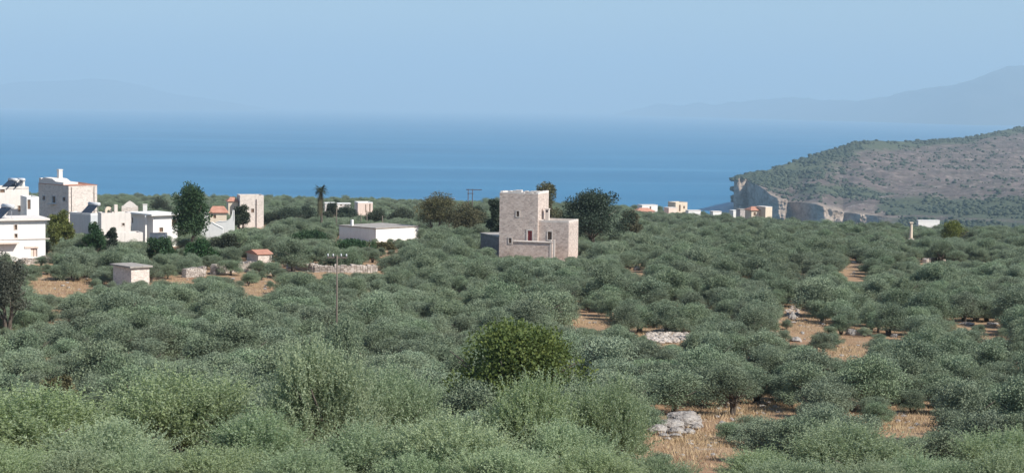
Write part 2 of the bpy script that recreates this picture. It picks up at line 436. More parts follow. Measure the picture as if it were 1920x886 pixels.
# scrub bushes on the headland: one joined mass
rs = np.random.RandomState(3)
bv = []; bf = []
clus = np.clip(.75 + fbm(HX / 30, HY / 90, 4) * 8, .03, 1.8)
t = (1 + 5 ** .5) / 2
ico_v = np.array([(-1, t, 0), (1, t, 0), (-1, -t, 0), (1, -t, 0), (0, -1, t), (0, 1, t), (0, -1, -t), (0, 1, -t), (t, 0, -1), (t, 0, 1), (-t, 0, -1), (-t, 0, 1)]) / 1.9
ico_f = np.array([(0, 11, 5), (0, 5, 1), (0, 1, 7), (0, 7, 10), (0, 10, 11), (1, 5, 9), (5, 11, 4), (11, 10, 2), (10, 7, 6), (7, 1, 8), (3, 9, 4), (3, 4, 2), (3, 2, 6), (3, 6, 8), (3, 8, 9), (4, 9, 5), (2, 4, 11), (6, 2, 10), (8, 6, 7), (9, 8, 1)])
cand = np.argwhere(((VV > 1.04) | ((VV > .15) & (pu > 1690))) & (VV < 3.3))
pick = cand[rs.randint(0, len(cand), 34000)]
k = 0
for (i, j) in pick:
    if rs.rand() > max(.12, scrub[i, j] ** 1.5) * clus[i, j]: continue
    sz = 1.0 + 2.6 * rs.rand() ** 2.2 * (1.15 if slope_t[i, j] > .9 else 1)
    c = np.array([HX[i, j] + rs.uniform(-4, 4), HY[i, j] + rs.uniform(-6, 6), HZ[i, j] + sz * .25])
    bv.append(ico_v * np.array([sz * 1.25, sz * 1.25, sz]) * rs.uniform(.7, 1.2, (12, 1)) + c); bf.append(ico_f + 12 * k); k += 1
    if k > 15000: break
so = link(bpy.data.objects.new('headland_scrub', np_mesh('headland_scrub', np.concatenate(bv), np.concatenate(bf), MAT['scrub'])))
tag(so, 'dark green scrub bushes dotted over the headland slope', 'scrub', None, 'stuff')

def mountain(name, label, prof, depth, seed, amp, d0=0):
    cols = []
    pr = np.array(prof, float)
    for px in np.linspace(pr[0, 0], pr[-1, 0], 120):
        py = np.interp(px, pr[:, 0], pr[:, 1]); d = np.interp(px, pr[:, 0], pr[:, 2]) * KD * (1.42 if d0 > 0 else 1)
        r = P(px, py, d); f = r.copy(); f.y -= depth; f.x *= (d - depth) / d; f.z = -30
        b = r.copy(); b.y += depth; b.z = -30
        cols.append((px, [f, r, b]))
    uu, vv, X, Y, Z = loft(name, cols, (420, [26, 14]), None)
    V = vv[:, None]
    w = np.clip(1 - np.abs(V - 1), 0, 1)
    Z = Z + fbm(X / 1100 + seed, Y / 2600, 6) * amp * np.clip(w * 2, 0, 1) * np.clip((Z + 30) / 250, 0, 1)
    tag(link(bpy.data.objects.new(name, grid_mesh(name, X, Y, Z, MAT['mountain']))), label, None, None, 'structure')
mountain('mountain_range', 'long hazy blue mountain range across the water on the right',
         [(1150, 216, 17500), (1200, 206, 17000), (1250, 198, 16500), (1280, 195, 16000), (1340, 191, 15500), (1380, 187, 15000), (1440, 182, 14500), (1480, 177, 14000), (1520, 177, 13800), (1545, 183, 13500), (1560, 186, 13200), (1600, 185, 13000), (1660, 180, 12500),
          (1700, 176, 12000), (1750, 171, 11500), (1820, 157, 11000), (1860, 142, 11000), (1890, 133, 11000), (1920, 132, 11000), (1960, 120, 11000), (2100, 90, 11000)], 4200, 0, 330, 1)
mountain('far_mountains', 'barely visible mountain silhouette on the left horizon',
         [(-150, 165, 24000), (0, 161, 24000), (60, 156, 24000), (120, 151, 24000), (170, 149, 24000), (215, 153, 24000), (260, 163, 24500), (330, 178, 25000), (400, 187, 25500), (470, 198, 26000)], 4500, 5, 160)

# ------------------------------------------------------------------ haze (even air round everything)
m = MB(); m.box(-61000, -61000, -31.5, 61000, 61000, 1700)
hz = N('haze_air')
pv = hz.n('ShaderNodeVolumePrincipled')
pv.inputs['Color'].default_value = (.50, .672, .80, 1); pv.inputs['Density'].default_value = .000075
pv.inputs['Anisotropy'].default_value = 0.0
hz.l(pv.outputs[0], hz.out.inputs['Volume'])
tag(m.build('haze', hz.m), 'pale blue summer haze over the sea', None, None, 'stuff')

# ------------------------------------------------------------------ foliage
def leaves_mesh(name, pos, dirs, L, W, mat, rs):
    n = len(pos)
    d = dirs / np.linalg.norm(dirs, axis=1, keepdims=True)
    s = np.cross(d, rs.normal(size=(n, 3))); s /= np.linalg.norm(s, axis=1, keepdims=True) + 1e-9
    l = (L * rs.uniform(.7, 1.3, n))[:, None]; w = (W * rs.uniform(.7, 1.3, n))[:, None]
    v = np.stack([pos, pos + d * l * .5 + s * w, pos + d * l, pos + d * l * .5 - s * w], 1).reshape(-1, 3)
    return np_mesh(name, v, np.arange(4 * n).reshape(n, 4), mat)
def crown_mesh(name, seed, R, z0, z1, ncl, nleaf, L, W, mat, shoots=False, clump=(.26, .42), up=.35, squash=1.0, fill=.25, flat=.85, low=False, shootlen=(.35, .8)):
    rs = np.random.RandomState(seed)
    zc, hz_ = z0 + (z1 - z0) * .45, (z1 - z0) / 2
    cs, cr = [], []
    for i in range(ncl):
        d = rs.normal(size=3); d /= np.linalg.norm(d)
        if d[2] < -.55: d[2] *= -1
        if low and i % 4 == 0: d = np.array([*(d[:2] / (np.hypot(*d[:2]) + 1e-6)), -rs.uniform(.35, .75)])
        r = rs.uniform(.50, .86) if i > ncl * fill else rs.uniform(.05, .5)
        lump = .85 + .35 * math.sin(3 * math.atan2(d[1], d[0]) + seed) * (1 - abs(d[2]))
        cr_ = rs.uniform(*clump) * R
        z = d[2] * (hz_ * 1.1 - cr_ * .5) * r * 1.15 if d[2] > 0 else d[2] * hz_ * .8 * r
        cs.append((d[0] * R * r * lump * squash, d[1] * R * r * lump, zc + z)); cr.append(cr_)
    cs = np.array(cs); cr = np.array(cr)
    w = cr ** 2 / (cr ** 2).sum()
    if not shoots:
        idx = rs.choice(ncl, nleaf, p=w)
        u = rs.normal(size=(nleaf, 3)); u /= np.linalg.norm(u, axis=1, keepdims=True)
        rad = rs.uniform(0, 1, nleaf) ** .45
        pos = cs[idx] + u * (rad * cr[idx])[:, None] * np.array([1, 1, flat])
        dirs = u * .7 + rs.normal(size=(nleaf, 3)) * .7 + np.array([0, 0, up])
    else:
        per = 26; ns = nleaf // per
        idx = rs.choice(ncl, ns, p=w)
        u = rs.normal(size=(ns, 3)); u /= np.linalg.norm(u, axis=1, keepdims=True)
        st = cs[idx] + u * (rs.uniform(0, 1, ns) ** .5 * cr[idx] * .75)[:, None]
        out = st - np.array([0, 0, zc - .4]); out /= np.linalg.norm(out, axis=1, keepdims=True)
        sdv = out * .6 + u * .4 + rs.normal(size=(ns, 3)) * .35 + np.array([0, 0, up + .25]); sdv /= np.linalg.norm(sdv, axis=1, keepdims=True)
        sl = rs.uniform(*shootlen, ns)
        t_ = np.tile(np.linspace(.05, 1, per), ns)
        S = np.repeat(st, per, 0); D = np.repeat(sdv, per, 0); LL = np.repeat(sl, per)
        bend = np.array([0, 0, -.12]) * (t_ ** 2 * LL)[:, None]
        pos = S + D * (t_ * LL)[:, None] + bend + rs.normal(size=(ns * per, 3)) * .012
        dirs = D * .75 + rs.normal(size=(ns * per, 3)) * .62
    return leaves_mesh(name, pos, dirs, L, W, mat, rs)
def trunk_mesh(name, seed, R, zt, r0, stems=3, k=6, branch=5):
    rs = random.Random(seed); mb = MB()
    for s in range(stems):
        a = s * 2 * math.pi / stems + rs.uniform(-.5, .5); lean = rs.uniform(.12, .38) * R
        pts, rad = [], []
        for i in range(6):
            t = i / 5
            pts.append((math.cos(a) * (lean * t ** 1.4 + .06) + rs.uniform(-.06, .06) * R * t, math.sin(a) * (lean * t ** 1.4 + .06) + rs.uniform(-.06, .06) * R * t, -.35 + (zt + .35) * t))
            rad.append(r0 * (1.25 - t * .95))
        mb.tube(pts, rad, k)
        for b in range(branch):
            t = rs.uniform(.4, .95); i = min(int(t * 5), 4); p0 = Vector(pts[i]); an = a + rs.uniform(-1.4, 1.4)
            e = p0 + Vector((math.cos(an) * R * .5, math.sin(an) * R * .5, rs.uniform(.2, .55) * zt))
            mb.tube([p0, (p0 + e) / 2 + Vector((0, 0, .08)), e], [r0 * .4, r0 * .27, r0 * .1], max(4, k - 2))
    return mb.mesh(name, MAT['bark'], True)

OL_R, OL_H = 2.4, 4.2
near_v = [(crown_mesh('crown', 11 + i, 2.3, .35, 3.9, 46, 62000, .095, .018, MAT['olive_near'], True, up=.75, fill=.3, clump=(.26, .4), shootlen=(.4, 1.3)), trunk_mesh('trunk', 5 + i, 2.2, 2.4, .17, 3, 8, 6)) for i in range(3)]
mid_v = [(crown_mesh('crown', 31 + i, 2.4, .15, 4.15, 40 + 3 * i, 15500, .135, .032, MAT['olive'], fill=.3, clump=(.19, .36), low=True), trunk_mesh('trunk', 15 + i, 2.2, 2.3, .16, 2 + i % 2)) for i in range(7)]

lone_v = [(crown_mesh('crown', 77, 2.45, 1.15, 4.2, 34, 14000, .135, .032, MAT['olive'], fill=.3, clump=(.22, .36)), trunk_mesh('trunk', 78, 2.3, 2.6, .15, 3, 7, 6))]

def add_tree(name, x, y, crown, trunk, sx, sz, rz, label, cat, group=None):
    r = empty(name, (x, y, G(x, y) - .05), rz); r.scale = (sx, sx, sz)
    tag(r, label, cat, group)
    link(bpy.data.objects.new('trunk', trunk), r); link(bpy.data.objects.new('crown', crown), r)
    return r

# ------------------------------------------------------------------ what must stay visible: (x0, y0, x1, y1, distance)
KEEP = []
FOOT = []                          # footprints (x, y, radius) closed to trees

# ------------------------------------------------------------------ houses
def face_wall(mb, L, H, ops, to3, depth=.22, z0=-1.6):
    """wall of length L and height H with real openings; to3(a, z, t) gives local xyz, t = depth into the wall"""
    xs = sorted({0, L, *[o[0] for o in ops], *[o[2] for o in ops]}); zs = sorted({z0, H, *[o[1] for o in ops], *[o[3] for o in ops]})
    for i in range(len(xs) - 1):
        for j in range(len(zs) - 1):
            cx, cz = (xs[i] + xs[i + 1]) / 2, (zs[j] + zs[j + 1]) / 2
            if any(o[0] < cx < o[2] and o[1] < cz < o[3] for o in ops): continue
            mb.quad(to3(xs[i], zs[j], 0), to3(xs[i + 1], zs[j], 0), to3(xs[i + 1], zs[j + 1], 0), to3(xs[i], zs[j + 1], 0))
    for (a0, b0, a1, b1) in ops:
        for (p, q) in (((a0, b0), (a1, b0)), ((a1, b0), (a1, b1)), ((a1, b1), (a0, b1)), ((a0, b1), (a0, b0))):
            mb.quad(to3(*p, 0), to3(*q, 0), to3(*q, depth), to3(*p, depth))
class House:
    def __init__(s, name, label, cat, px_c, py_top, d, theta, px_r, px_l, mat, V=None, U=None, base=None, group=None, keep=True, keep_bottom=None):
        th = math.radians(theta); s.th = th; d = d * KD
        top = P(px_c, py_top, d); s.cx, s.cy = top.x, top.y
        s.u = Vector((math.cos(th), math.sin(th), 0)); s.v = Vector((-math.sin(th), math.cos(th), 0))
        if px_r is not None:
            kx = ray(px_r, py_top).x; s.U = (kx * s.cy - s.cx) / (math.cos(th) - kx * math.sin(th))
        if U: s.U = U
        if px_l is not None:
            kx = ray(px_l, py_top).x; s.V = (s.cx - kx * s.cy) / (math.sin(th) + kx * math.cos(th))
        if V: s.V = V
        s.z = G(s.cx, s.cy) if base is None else base
        s.H = top.z - s.z
        s.root = empty(name, (s.cx, s.cy, s.z), th); tag(s.root, label, cat, group)
        s.mat = mat; s.opsR = []; s.opsL = []; s.rects = []; s.Hw = s.H
        c = Vector((s.cx, s.cy)) + (s.u * s.U / 2 + s.v * s.V / 2).xy
        FOOT.append((c.x, c.y, math.hypot(s.U, s.V) / 2 + .8))
        if keep:
            b = keep_bottom or proj(s.cx, s.cy, s.z)[1] - 4
            KEEP.append((min(px_l or px_c, px_c), py_top - 3, max(px_r or px_c, px_c), b, d))
    def local(s, px, py, face):
        r = ray(px, py); n = s.v if face == 'R' else s.u
        c = Vector((s.cx, s.cy, 0)); rv = Vector((r.x, 1, 0))
        t = c.dot(n) / rv.dot(n); p = Vector((r.x * t, t, CAMZ + r.z * t)) - Vector((s.cx, s.cy, s.z))
        return (p.dot(s.u) if face == 'R' else p.dot(s.v)), p.z
    def to3(s, face):
        if face == 'R': return lambda a, z, t: (a, t, z)
        return lambda a, z, t: (t, a, z)
    def opening(s, face, x0, y0, x1, y1, kind='window', mat=None, frame=None, fw=.14):
        a0, b1 = s.local(x0, y0, face); a1, b0 = s.local(x1, y1, face)
        a0, a1 = min(a0, a1), max(a0, a1); L = s.U if face == 'R' else s.V
        a0, a1 = max(a0, .05), min(a1, L - .05); b1 = min(b1, s.H - .1); b0 = max(b0, -1.5)
        if a1 - a0 < .1 or b1 - b0 < .1: return
        (s.opsR if face == 'R' else s.opsL).append((a0, b0, a1, b1))
        f3 = s.to3(face)
        mb = MB(); mb.box(*[min(p, q) for p, q in zip(f3(a0, b0, .17), f3(a1, b1, .24))], *[max(p, q) for p, q in zip(f3(a0, b0, .17), f3(a1, b1, .24))])
        o = mb.build(kind, MAT[mat or 'dark'], s.root)
        if frame:
            fb = MB()
            for (p0, p1) in (((a0 - fw, b1), (a1 + fw, b1 + fw)), ((a0 - fw, b0 - fw), (a1 + fw, b0)), ((a0 - fw, b0), (a0, b1)), ((a1, b0), (a1 + fw, b1))):
                A, B = f3(*p0, -.05), f3(*p1, .12)
                fb.box(*[min(p, q) for p, q in zip(A, B)], *[max(p, q) for p, q in zip(A, B)])
            fb.build('frame', MAT[frame], o)
        if a1 - a0 > .45:
            cb = MB(); A, B = f3((a0 + a1) / 2 - .03, b0, .13), f3((a0 + a1) / 2 + .03, b1, .165)
            cb.box(*[min(p, q) for p, q in zip(A, B)], *[max(p, q) for p, q in zip(A, B)])
            cb.build('mullion', MAT['shutter' if mat != 'red' else 'rust'], o)
        return o
    def walls(s, H=None):
        H = H or s.Hw
        mb = MB()
        face_wall(mb, s.U, H, s.opsR, s.to3('R')); face_wall(mb, s.V, H, s.opsL, s.to3('L'))
        mb.quad((s.U, 0, -1.6), (s.U, s.V, -1.6), (s.U, s.V, H), (s.U, 0, H)); mb.quad((0, s.V, -1.6), (s.U, s.V, -1.6), (s.U, s.V, H), (0, s.V, H))
        return mb.build('wall', MAT[s.mat], s.root)
    def flat_roof(s, mat='concrete', over=0, t=.22, parapet=0, pmat=None):
        if parapet:
            s.Hw = s.H - parapet
            mb = MB(); w = .25; H0, H1 = s.Hw, s.H
            for (x0, y0, x1, y1) in ((0, 0, s.U, w), (0, s.V - w, s.U, s.V), (0, w, w, s.V - w), (s.U - w, w, s.U, s.V - w)):
                mb.box(x0, y0, H0, x1, y1, H1)
            mb.build('parapet', MAT[pmat or s.mat], s.root)
            mb = MB(); mb.box(w + .002, w + .002, H0 - .15, s.U - w - .002, s.V - w - .002, H0 + .04); mb.build('roof', MAT[mat], s.root)
        else:
            s.Hw = s.H - t
            mb = MB(); mb.box(-over, -over, s.Hw, s.U + over, s.V + over, s.H); mb.build('roof', MAT[mat], s.root)
    def tile_roof(s, rise, ridge='u', hip=0.0, over=.25, mat='tile'):
        mb = MB(); U, V, H, o = s.U, s.V, s.H, over
        if ridge == 'u':
            h = hip * V / 2
            a, b, c, d_ = (-o, -o, H), (U + o, -o, H), (U + o, V + o, H), (-o, V + o, H); e, f = (-o + h, V / 2, H + rise), (U + o - h, V / 2, H + rise)
            mb.quad(a, b, f, e); mb.quad(c, d_, e, f); mb.quad(b, c, f); mb.quad(d_, a, e)
        else:
            h = hip * U / 2
            a, b, c, d_ = (-o, -o, H), (U + o, -o, H), (U + o, V + o, H), (-o, V + o, H); e, f = (U / 2, -o + h, H + rise), (U / 2, V + o - h, H + rise)
            mb.quad(a, b, e); mb.quad(b, c, f, e); mb.quad(c, d_, f); mb.quad(d_, a, e, f)
        mb.quad((-o, -o, H - .08), (-o, V + o, H - .08), (U + o, V + o, H - .08), (U + o, -o, H - .08))
        for p, q in (((-o, -o), (U + o, -o)), ((U + o, -o), (U + o, V + o)), ((U + o, V + o), (-o, V + o)), ((-o, V + o), (-o, -o))):
            mb.quad((*p, H - .08), (*q, H - .08), (*q, H), (*p, H))
        return mb.build('roof', MAT[mat], s.root)
    def part_box(s, name, x0, y0, z0, x1, y1, z1, mat, parent=None):
        mb = MB(); mb.box(x0, y0, z0, x1, y1, z1); return mb.build(name, MAT[mat], parent or s.root)

def solar_heater(h_root, name_label, x, y, z, rz, s=1.0, group=None):
    """solar water heater: two glass collectors, a tank and a stand; x y z world"""
    r = empty('solar_water_heater', (x, y, z), rz); r.scale = (s, s, s)
    tag(r, name_label, 'solar heater', group)
    for k in (-1, 1):
        mb = MB(); a, b = (.06, .98) if k > 0 else (-.98, -.06)
        mb.quad((a, -1.0, .12), (b, -1.0, .12), (b, .55, 1.35), (a, .55, 1.35)); mb.quad((a, -.94, .04), (a, .61, 1.27), (b, .61, 1.27), (b, -.94, .04))
        mb.quad((a, -1, .12), (a, .55, 1.35), (a, .61, 1.27), (a, -.94, .04)); mb.quad((b, -1, .12), (b, -.94, .04), (b, .61, 1.27), (b, .55, 1.35))
        mb.quad((a, -1, .12), (a, -.94, .04), (b, -.94, .04), (b, -1, .12)); mb.quad((a, .55, 1.35), (b, .55, 1.35), (b, .61, 1.27), (a, .61, 1.27))
        mb.build('solar_panel', MAT['panel'], r)
    mb = MB(); mb.tube([(-1.05, .75, 1.45), (1.05, .75, 1.45)], [.29, .29], 12); mb.build('tank', MAT['metal'], r, True)
    mb = MB()
    for xx in (-.8, .8): mb.tube([(xx, -.95, .03), (xx, .75, .03), (xx, .75, 1.2)], [.03, .03, .03], 5)
    mb.box(-.8, .72, .5, .8, .76, .56); mb.build('stand', MAT['metal'], r)
    return r

# --- stone tower house in the middle
TD = 160.0
tw = House('stone_tower', 'tall square pinkish stone tower with a red door, standing among the olives', 'tower', 1009, 360.5, TD, 72, 1029, 937, 'tower_stone', keep_bottom=476)
tw.opening('L', 968.5, 395.5, 973.5, 405.5, 'window', 'shutter', 'trim'); tw.opening('L', 954, 446, 959, 455.5, 'window', 'shutter', 'trim')
tw.opening('L', 989.5, 432, 997.5, 453, 'door', 'red', 'trim', .25)
tw.opening('R', 1015.5, 392, 1017.5, 411, 'window', 'shutter'); tw.opening('R', 1022.5, 394, 1024, 406, 'window', 'shutter')
tw.Hw = tw.H - .28
tw.walls()
mb = MB(); rr = random.Random(4); w = .42
def caps(mb, n, f, white):
    for i in range(n):
        h = rr.uniform(.1, .36)
        f(i / n, (i + .94) / n, h)
caps(mb, 14, lambda a, b, h: mb.box(0, a * tw.V, tw.Hw + .002, w, b * tw.V, tw.Hw + (h if a > .72 or a < .42 else h + .18)), 1)
caps(mb, 10, lambda a, b, h: mb.box(w + .01 + a * (tw.U - w), 0, tw.Hw + .002, w + .01 + b * (tw.U - w), w, tw.Hw + .2 + h * .5), 1)
caps(mb, 12, lambda a, b, h: mb.box(tw.U - w, w + .01 + a * (tw.V - w), tw.Hw + .002, tw.U, w + .01 + b * (tw.V - w), tw.Hw + h), 1)
caps(mb, 10, lambda a, b, h: mb.box(w + .01 + a * (tw.U - 2 * w - .02), tw.V - w, tw.Hw + .002, w + .01 + b * (tw.U - 2 * w - .02), tw.V, tw.Hw + h), 1)
mb.build('coping', MAT['white2'], tw.root)
tw.part_box('roof', w + .003, w + .003, tw.Hw - .5, tw.U - w - .003, tw.V - w - .003, tw.Hw - .25, 'concrete')
# lower wing, flush with the tower front
wing_d = TD - 1.0
wg = House('stone_wing_house', 'lower flat-roofed stone wing built against the right side of the tower', 'house', 1066.5, 414, TD - .6, 72, 1084.5, 1009.5, 'tower_stone', keep_bottom=478)
wg.opening('L', 1027, 434, 1034.5, 449, 'window', 'shutter', 'trim')
wg.flat_roof('concrete', parapet=.3, pmat='trim'); wg.walls()
mb = MB(); x_, y_ = wg.U * .35, wg.V * .78
mb.box(x_, y_, wg.Hw + .06, x_ + .55, y_ + .55, wg.H + 1.5); mb.box(x_ - .06, y_ - .06, wg.H + 1.502, x_ + .61, y_ + .61, wg.H + 1.66)
mb.build('chimney', MAT['trim'], wg.root)
mb = MB(); mb.box(x_ - .012, y_ + .12, wg.H + 1.1, x_ - .002, y_ + .43, wg.H + 1.38); mb.build('vent', MAT['dark'], wg.root)
# stone terrace before the door
tr = House('stone_terrace', 'raised stone landing with a pale ledge below the red tower door', 'terrace', 1033, 453.5, TD - 1.75, 72, None, 962, 'tower_stone', U=1.15, keep_bottom=476)
tr.part_box('ledge', -.12, -.12, tr.H - .14, tr.U, tr.V + .1, tr.H, 'trim'); tr.Hw = tr.H - .142; tr.walls()
mb = MB()
for i in range(2):
    a, b = tr.local(1034.2 + i * 6.2, 447, 'L'); mb.box(-.05, a, -1.4, .25, a + .28, tr.H + .35)
mb.build('pillar', MAT['trim'], tr.root)
# annexe left of the tower, its shade put into the stone colour
an = House('stone_annexe', 'low shaded stone annexe with a pale flat top, left of the tower', 'outbuilding', 941, 444, TD + 3, 20, None, 901, 'shaded_stone', U=3.5, keep=False)
an.flat_roof('concrete', .12, .2); an.walls()

# --- white block at the left edge
A = House('white_block_house', 'big white two-storey block house with a flat roof, above the bare field', 'house', -46, 411, 150, 26, 85, None, 'white', V=7, keep_bottom=474)
A.opening('R', 27, 421, 32, 430, mat='shutter', frame='trim', fw=.1); A.opening('R', 27.5, 438, 32.5, 445, mat='shutter', frame='trim', fw=.1)
A.opening('R', 57.5, 464, 70, 481, 'door', 'pink')
A.flat_roof('white2', .55, .25); A.walls()
a0, zz = A.local(-46, 449, 'R'); A.part_box('ledge', -.1, -.12, zz - .1, A.U + .6, 0 - .003, zz, 'trim')
a1, z1 = A.local(33, 451, 'R'); A.part_box('porch_roof', 0, -1.1, z1 - .35, a1, -.13, z1 - .15, 'pink')
a2, z2 = A.local(46, 465, 'R'); a3, _ = A.local(72, 465, 'R'); A.part_box('lintel', a2, -.1, z2, a3, -.003, z2 + .28, 'pink')
B = House('white_upper_house', 'white house with two roof solar heaters rising behind the white block', 'house', -50, 351, 168, 26, 54, None, 'white2', V=6, keep_bottom=396)
B.opening('R', 0, 353, 9, 361, mat='shutter'); B.opening('R', 34, 385.5, 40, 396, mat='shutter', frame='trim', fw=.1)
B.opening('R', 20, 372, 25, 379, mat='shutter') if False else None
B.flat_roof('concrete', parapet=.35); B.walls()
p = B.local(34, 348, 'R')[0]; q = B.local(49, 348, 'R')[0]
B.part_box('stair_block', p, 1.0, B.H - .6, q, 3.2, B.H + 1.1, 'white')
B2 = House('white_side_wing', 'narrow low white wing with a tall dark window beside the stone house', 'house', 50, 369, 166, 26, 73, None, 'white', V=5, keep_bottom=399)
B2.opening('R', 51.5, 374, 57.5, 392, mat='shutter')
B2.flat_roof('white2', parapet=.25); B2.walls()
def at_roof(H, px, py, face='R', back=1.5):
    a, z = H.local(px, py, face); w = Vector((H.cx, H.cy, H.z)) + H.u * a + H.v * back; return w
for (px, lab) in ((19, 'left one of the two dark solar heaters on the upper white roof'), (33, 'right one of the two dark solar heaters on the upper white roof')):
    w = at_roof(B, px, 349, 'R', 1.0); solar_heater(None, lab, w.x, w.y, B.z + B.H - .33, math.radians(-42), .98, 'solar heaters on the white roofs')
w = at_roof(A, 9, 405, 'R', 1.6); solar_heater(None, 'dark solar heater on the flat roof of the white block', w.x, w.y, A.z + A.H + .002, math.radians(-40), 1.15, 'solar heaters on the white roofs')

# --- tall stone house
C = House('stone_village_house', 'tall stone house with a chimney, one wall shaded grey and one bright', 'house', 128.6, 347.5, 186, 44, 182, 72, 'pale_stone', keep_bottom=402)
Cl = C
for (x0, y0, x1, y1) in ((80.5, 367, 84.5, 375), (98.5, 368, 104, 380), (118, 369.5, 122.5, 376.5)): C.opening('L', x0, y0, x1, y1, mat='shutter', frame='blue_grey', fw=.12)
C.walls()
C.tile_roof(.3, 'u', 1.0, .06)
mb = MB(); a, z = C.local(90, 340, 'L'); mb.box(2.0, a - .35, C.H - .1, 2.7, a + .35, C.H + 2.35); mb.box(1.93, a - .42, C.H + 2.352, 2.77, a + .42, C.H + 2.55); mb.build('chimney', MAT['white2'], C.root)
mb = MB(); vv_ = [C.local(px, 345, 'L')[0] for px in (72, 82, 97, 104, 118, 127)]
mb.prism([(vv_[0], C.H + .02), (vv_[0], C.H + .55), (vv_[1], C.H + 1.1), (vv_[2], C.H + .95), (vv_[3], C.H + .5), (vv_[4], C.H + .42), (vv_[4], C.H + .02)], 0, .1, 3.0)
mb.prism([(vv_[0], C.H + .56), (vv_[0], C.H + .95), (vv_[0] - .7, C.H + .95), (vv_[0] - .7, C.H + .56)], 0, .12, .9); mb.build('roof_terrace', MAT['white2'], C.root)
for px in (133.5, 176):
    a, z = C.local(px, 360, 'R'); mb = MB(); mb.tube([(a, -.08, .5), (a, -.08, C.H - .3)], [.05, .05], 6); mb.build('drainpipe', MAT['rust'], C.root)
a, z = C.local(100, 381, 'L'); C.part_box('balcony', -.7, a - 1.0, z - .12, -.003, a + 1.0, z, 'blue_grey')
D = House('grey_low_house', 'low blue-grey house with a roof solar heater before the stone house', 'house', 170, 400, 176, 50, 184, 131, 'blue_grey', keep_bottom=428)
D.opening('R', 175.5, 415, 181, 431, 'door', 'shutter'); D.flat_roof('white2', parapet=.3, pmat='white'); D.walls()
w = at_roof(D, 160, 401, 'L', 0); w = Vector((D.cx, D.cy, 0)) + D.v * 1.7 + D.u * 1.2
solar_heater(None, 'dark solar heater on the low grey house beside the stone house', w.x, w.y, D.z + D.H - .26, math.radians(-35), 1.15, 'solar heaters on the white roofs')
# --- pale block and terrace
E = House('pale_block_house', 'pale plain block house with one small window, left of the flat white house', 'house', 190, 399, 172, 24, 245, 183, 'white2', keep_bottom=432)
E.opening('R', 229, 418, 233.5, 422.5, mat='shutter', frame='trim', fw=.1); E.flat_roof('concrete', parapet=.25); E.walls()
a = E.local(217.5, 398, 'R')[0]; b = E.local(223.5, 398, 'R')[0]; E.part_box('chimney', a, 1.2, E.Hw, b, 1.8, E.H + 1.25, 'trim')
a = E.local(202, 398, 'R')[0]; b = E.local(215, 398, 'R')[0]
mb = MB(); aw = b - a
poly = [(a, E.Hw + .05), (a + aw * .28, E.Hw + .05)] + [(a + aw * (.5 - .22 * math.cos(t)), E.Hw + .35 + .28 * math.sin(t)) for t in np.linspace(0, math.pi, 7)] + [(b - aw * .28, E.Hw + .05), (b, E.Hw + .05)] + [(a + aw * (.5 + .5 * math.cos(t)), E.Hw + .6 + .55 * math.sin(t)) for t in np.linspace(0, math.pi, 9)]
mb.prism(poly, 1, 2.0, 2.6); mb.build('roof_arch', MAT['beige'], E.root)
Et = House('walled_terrace', 'low pale walled terrace in front of the plain block house', 'terrace', 216, 436.5, 166, 24, 268, 200, 'white2', V=3.5, keep_bottom=446)
Et.flat_roof('concrete', parapet=.5); Et.walls()
# --- flat white house
Fh = House('flat_white_house', 'bright white house with a broad overhanging flat roof beside the tall green tree', 'house', 287, 401, 178, 42, 333, 246, 'white', keep_bottom=438)
for r_ in ((246.5, 407.5, 249.5, 418), (270, 411, 274.5, 418)): Fh.opening('L', *r_, mat='shutter')
Fh.opening('R', 299, 426.5, 305.5, 434, mat='shutter', frame='trim', fw=.1); Fh.opening('R', 322, 411, 331, 422, mat='shutter')
Fh.flat_roof('white', .7, .28); Fh.walls()
mb = MB(); mb.box(-.9, 1.0, -1, -.6, 1.3, Fh.Hw); mb.build('pillar', MAT['white'], Fh.root)
Fw = House('yard_wall', 'low grey yard wall in front of the flat white house', 'wall', 281, 437, 171, 20, 314, None, 'blue_grey', V=.4, keep_bottom=444)
Fw.walls(); Fw.part_box('coping', -.03, -.03, Fw.H + .001, Fw.U + .03, Fw.V + .03, Fw.H + .08, 'trim')
# ruin with a sloping gable behind
Rn = House('gabled_ruin', 'small pale gabled ruin showing behind the plain block house', 'ruin', 228, 388, 196, 12, 259, None, 'pale_stone', V=4, keep_bottom=392)
Rn.walls()
mb = MB(); mb.prism([(0, Rn.H + .002), (Rn.U, Rn.H + .002), (Rn.U * .72, Rn.H + .75), (Rn.U * .5, Rn.H + 1.15), (Rn.U * .3, Rn.H + .8)], 1, 0, .4); mb.build('gable', MAT['white2'], Rn.root)
Rm = House('white_cistern', 'small white cistern block showing over the flat white roof', 'cistern', 268, 383, 205, 12, 276, None, 'white', V=1.5, keep_bottom=388)
Rm.flat_roof('white2', .05, .1); Rm.walls()
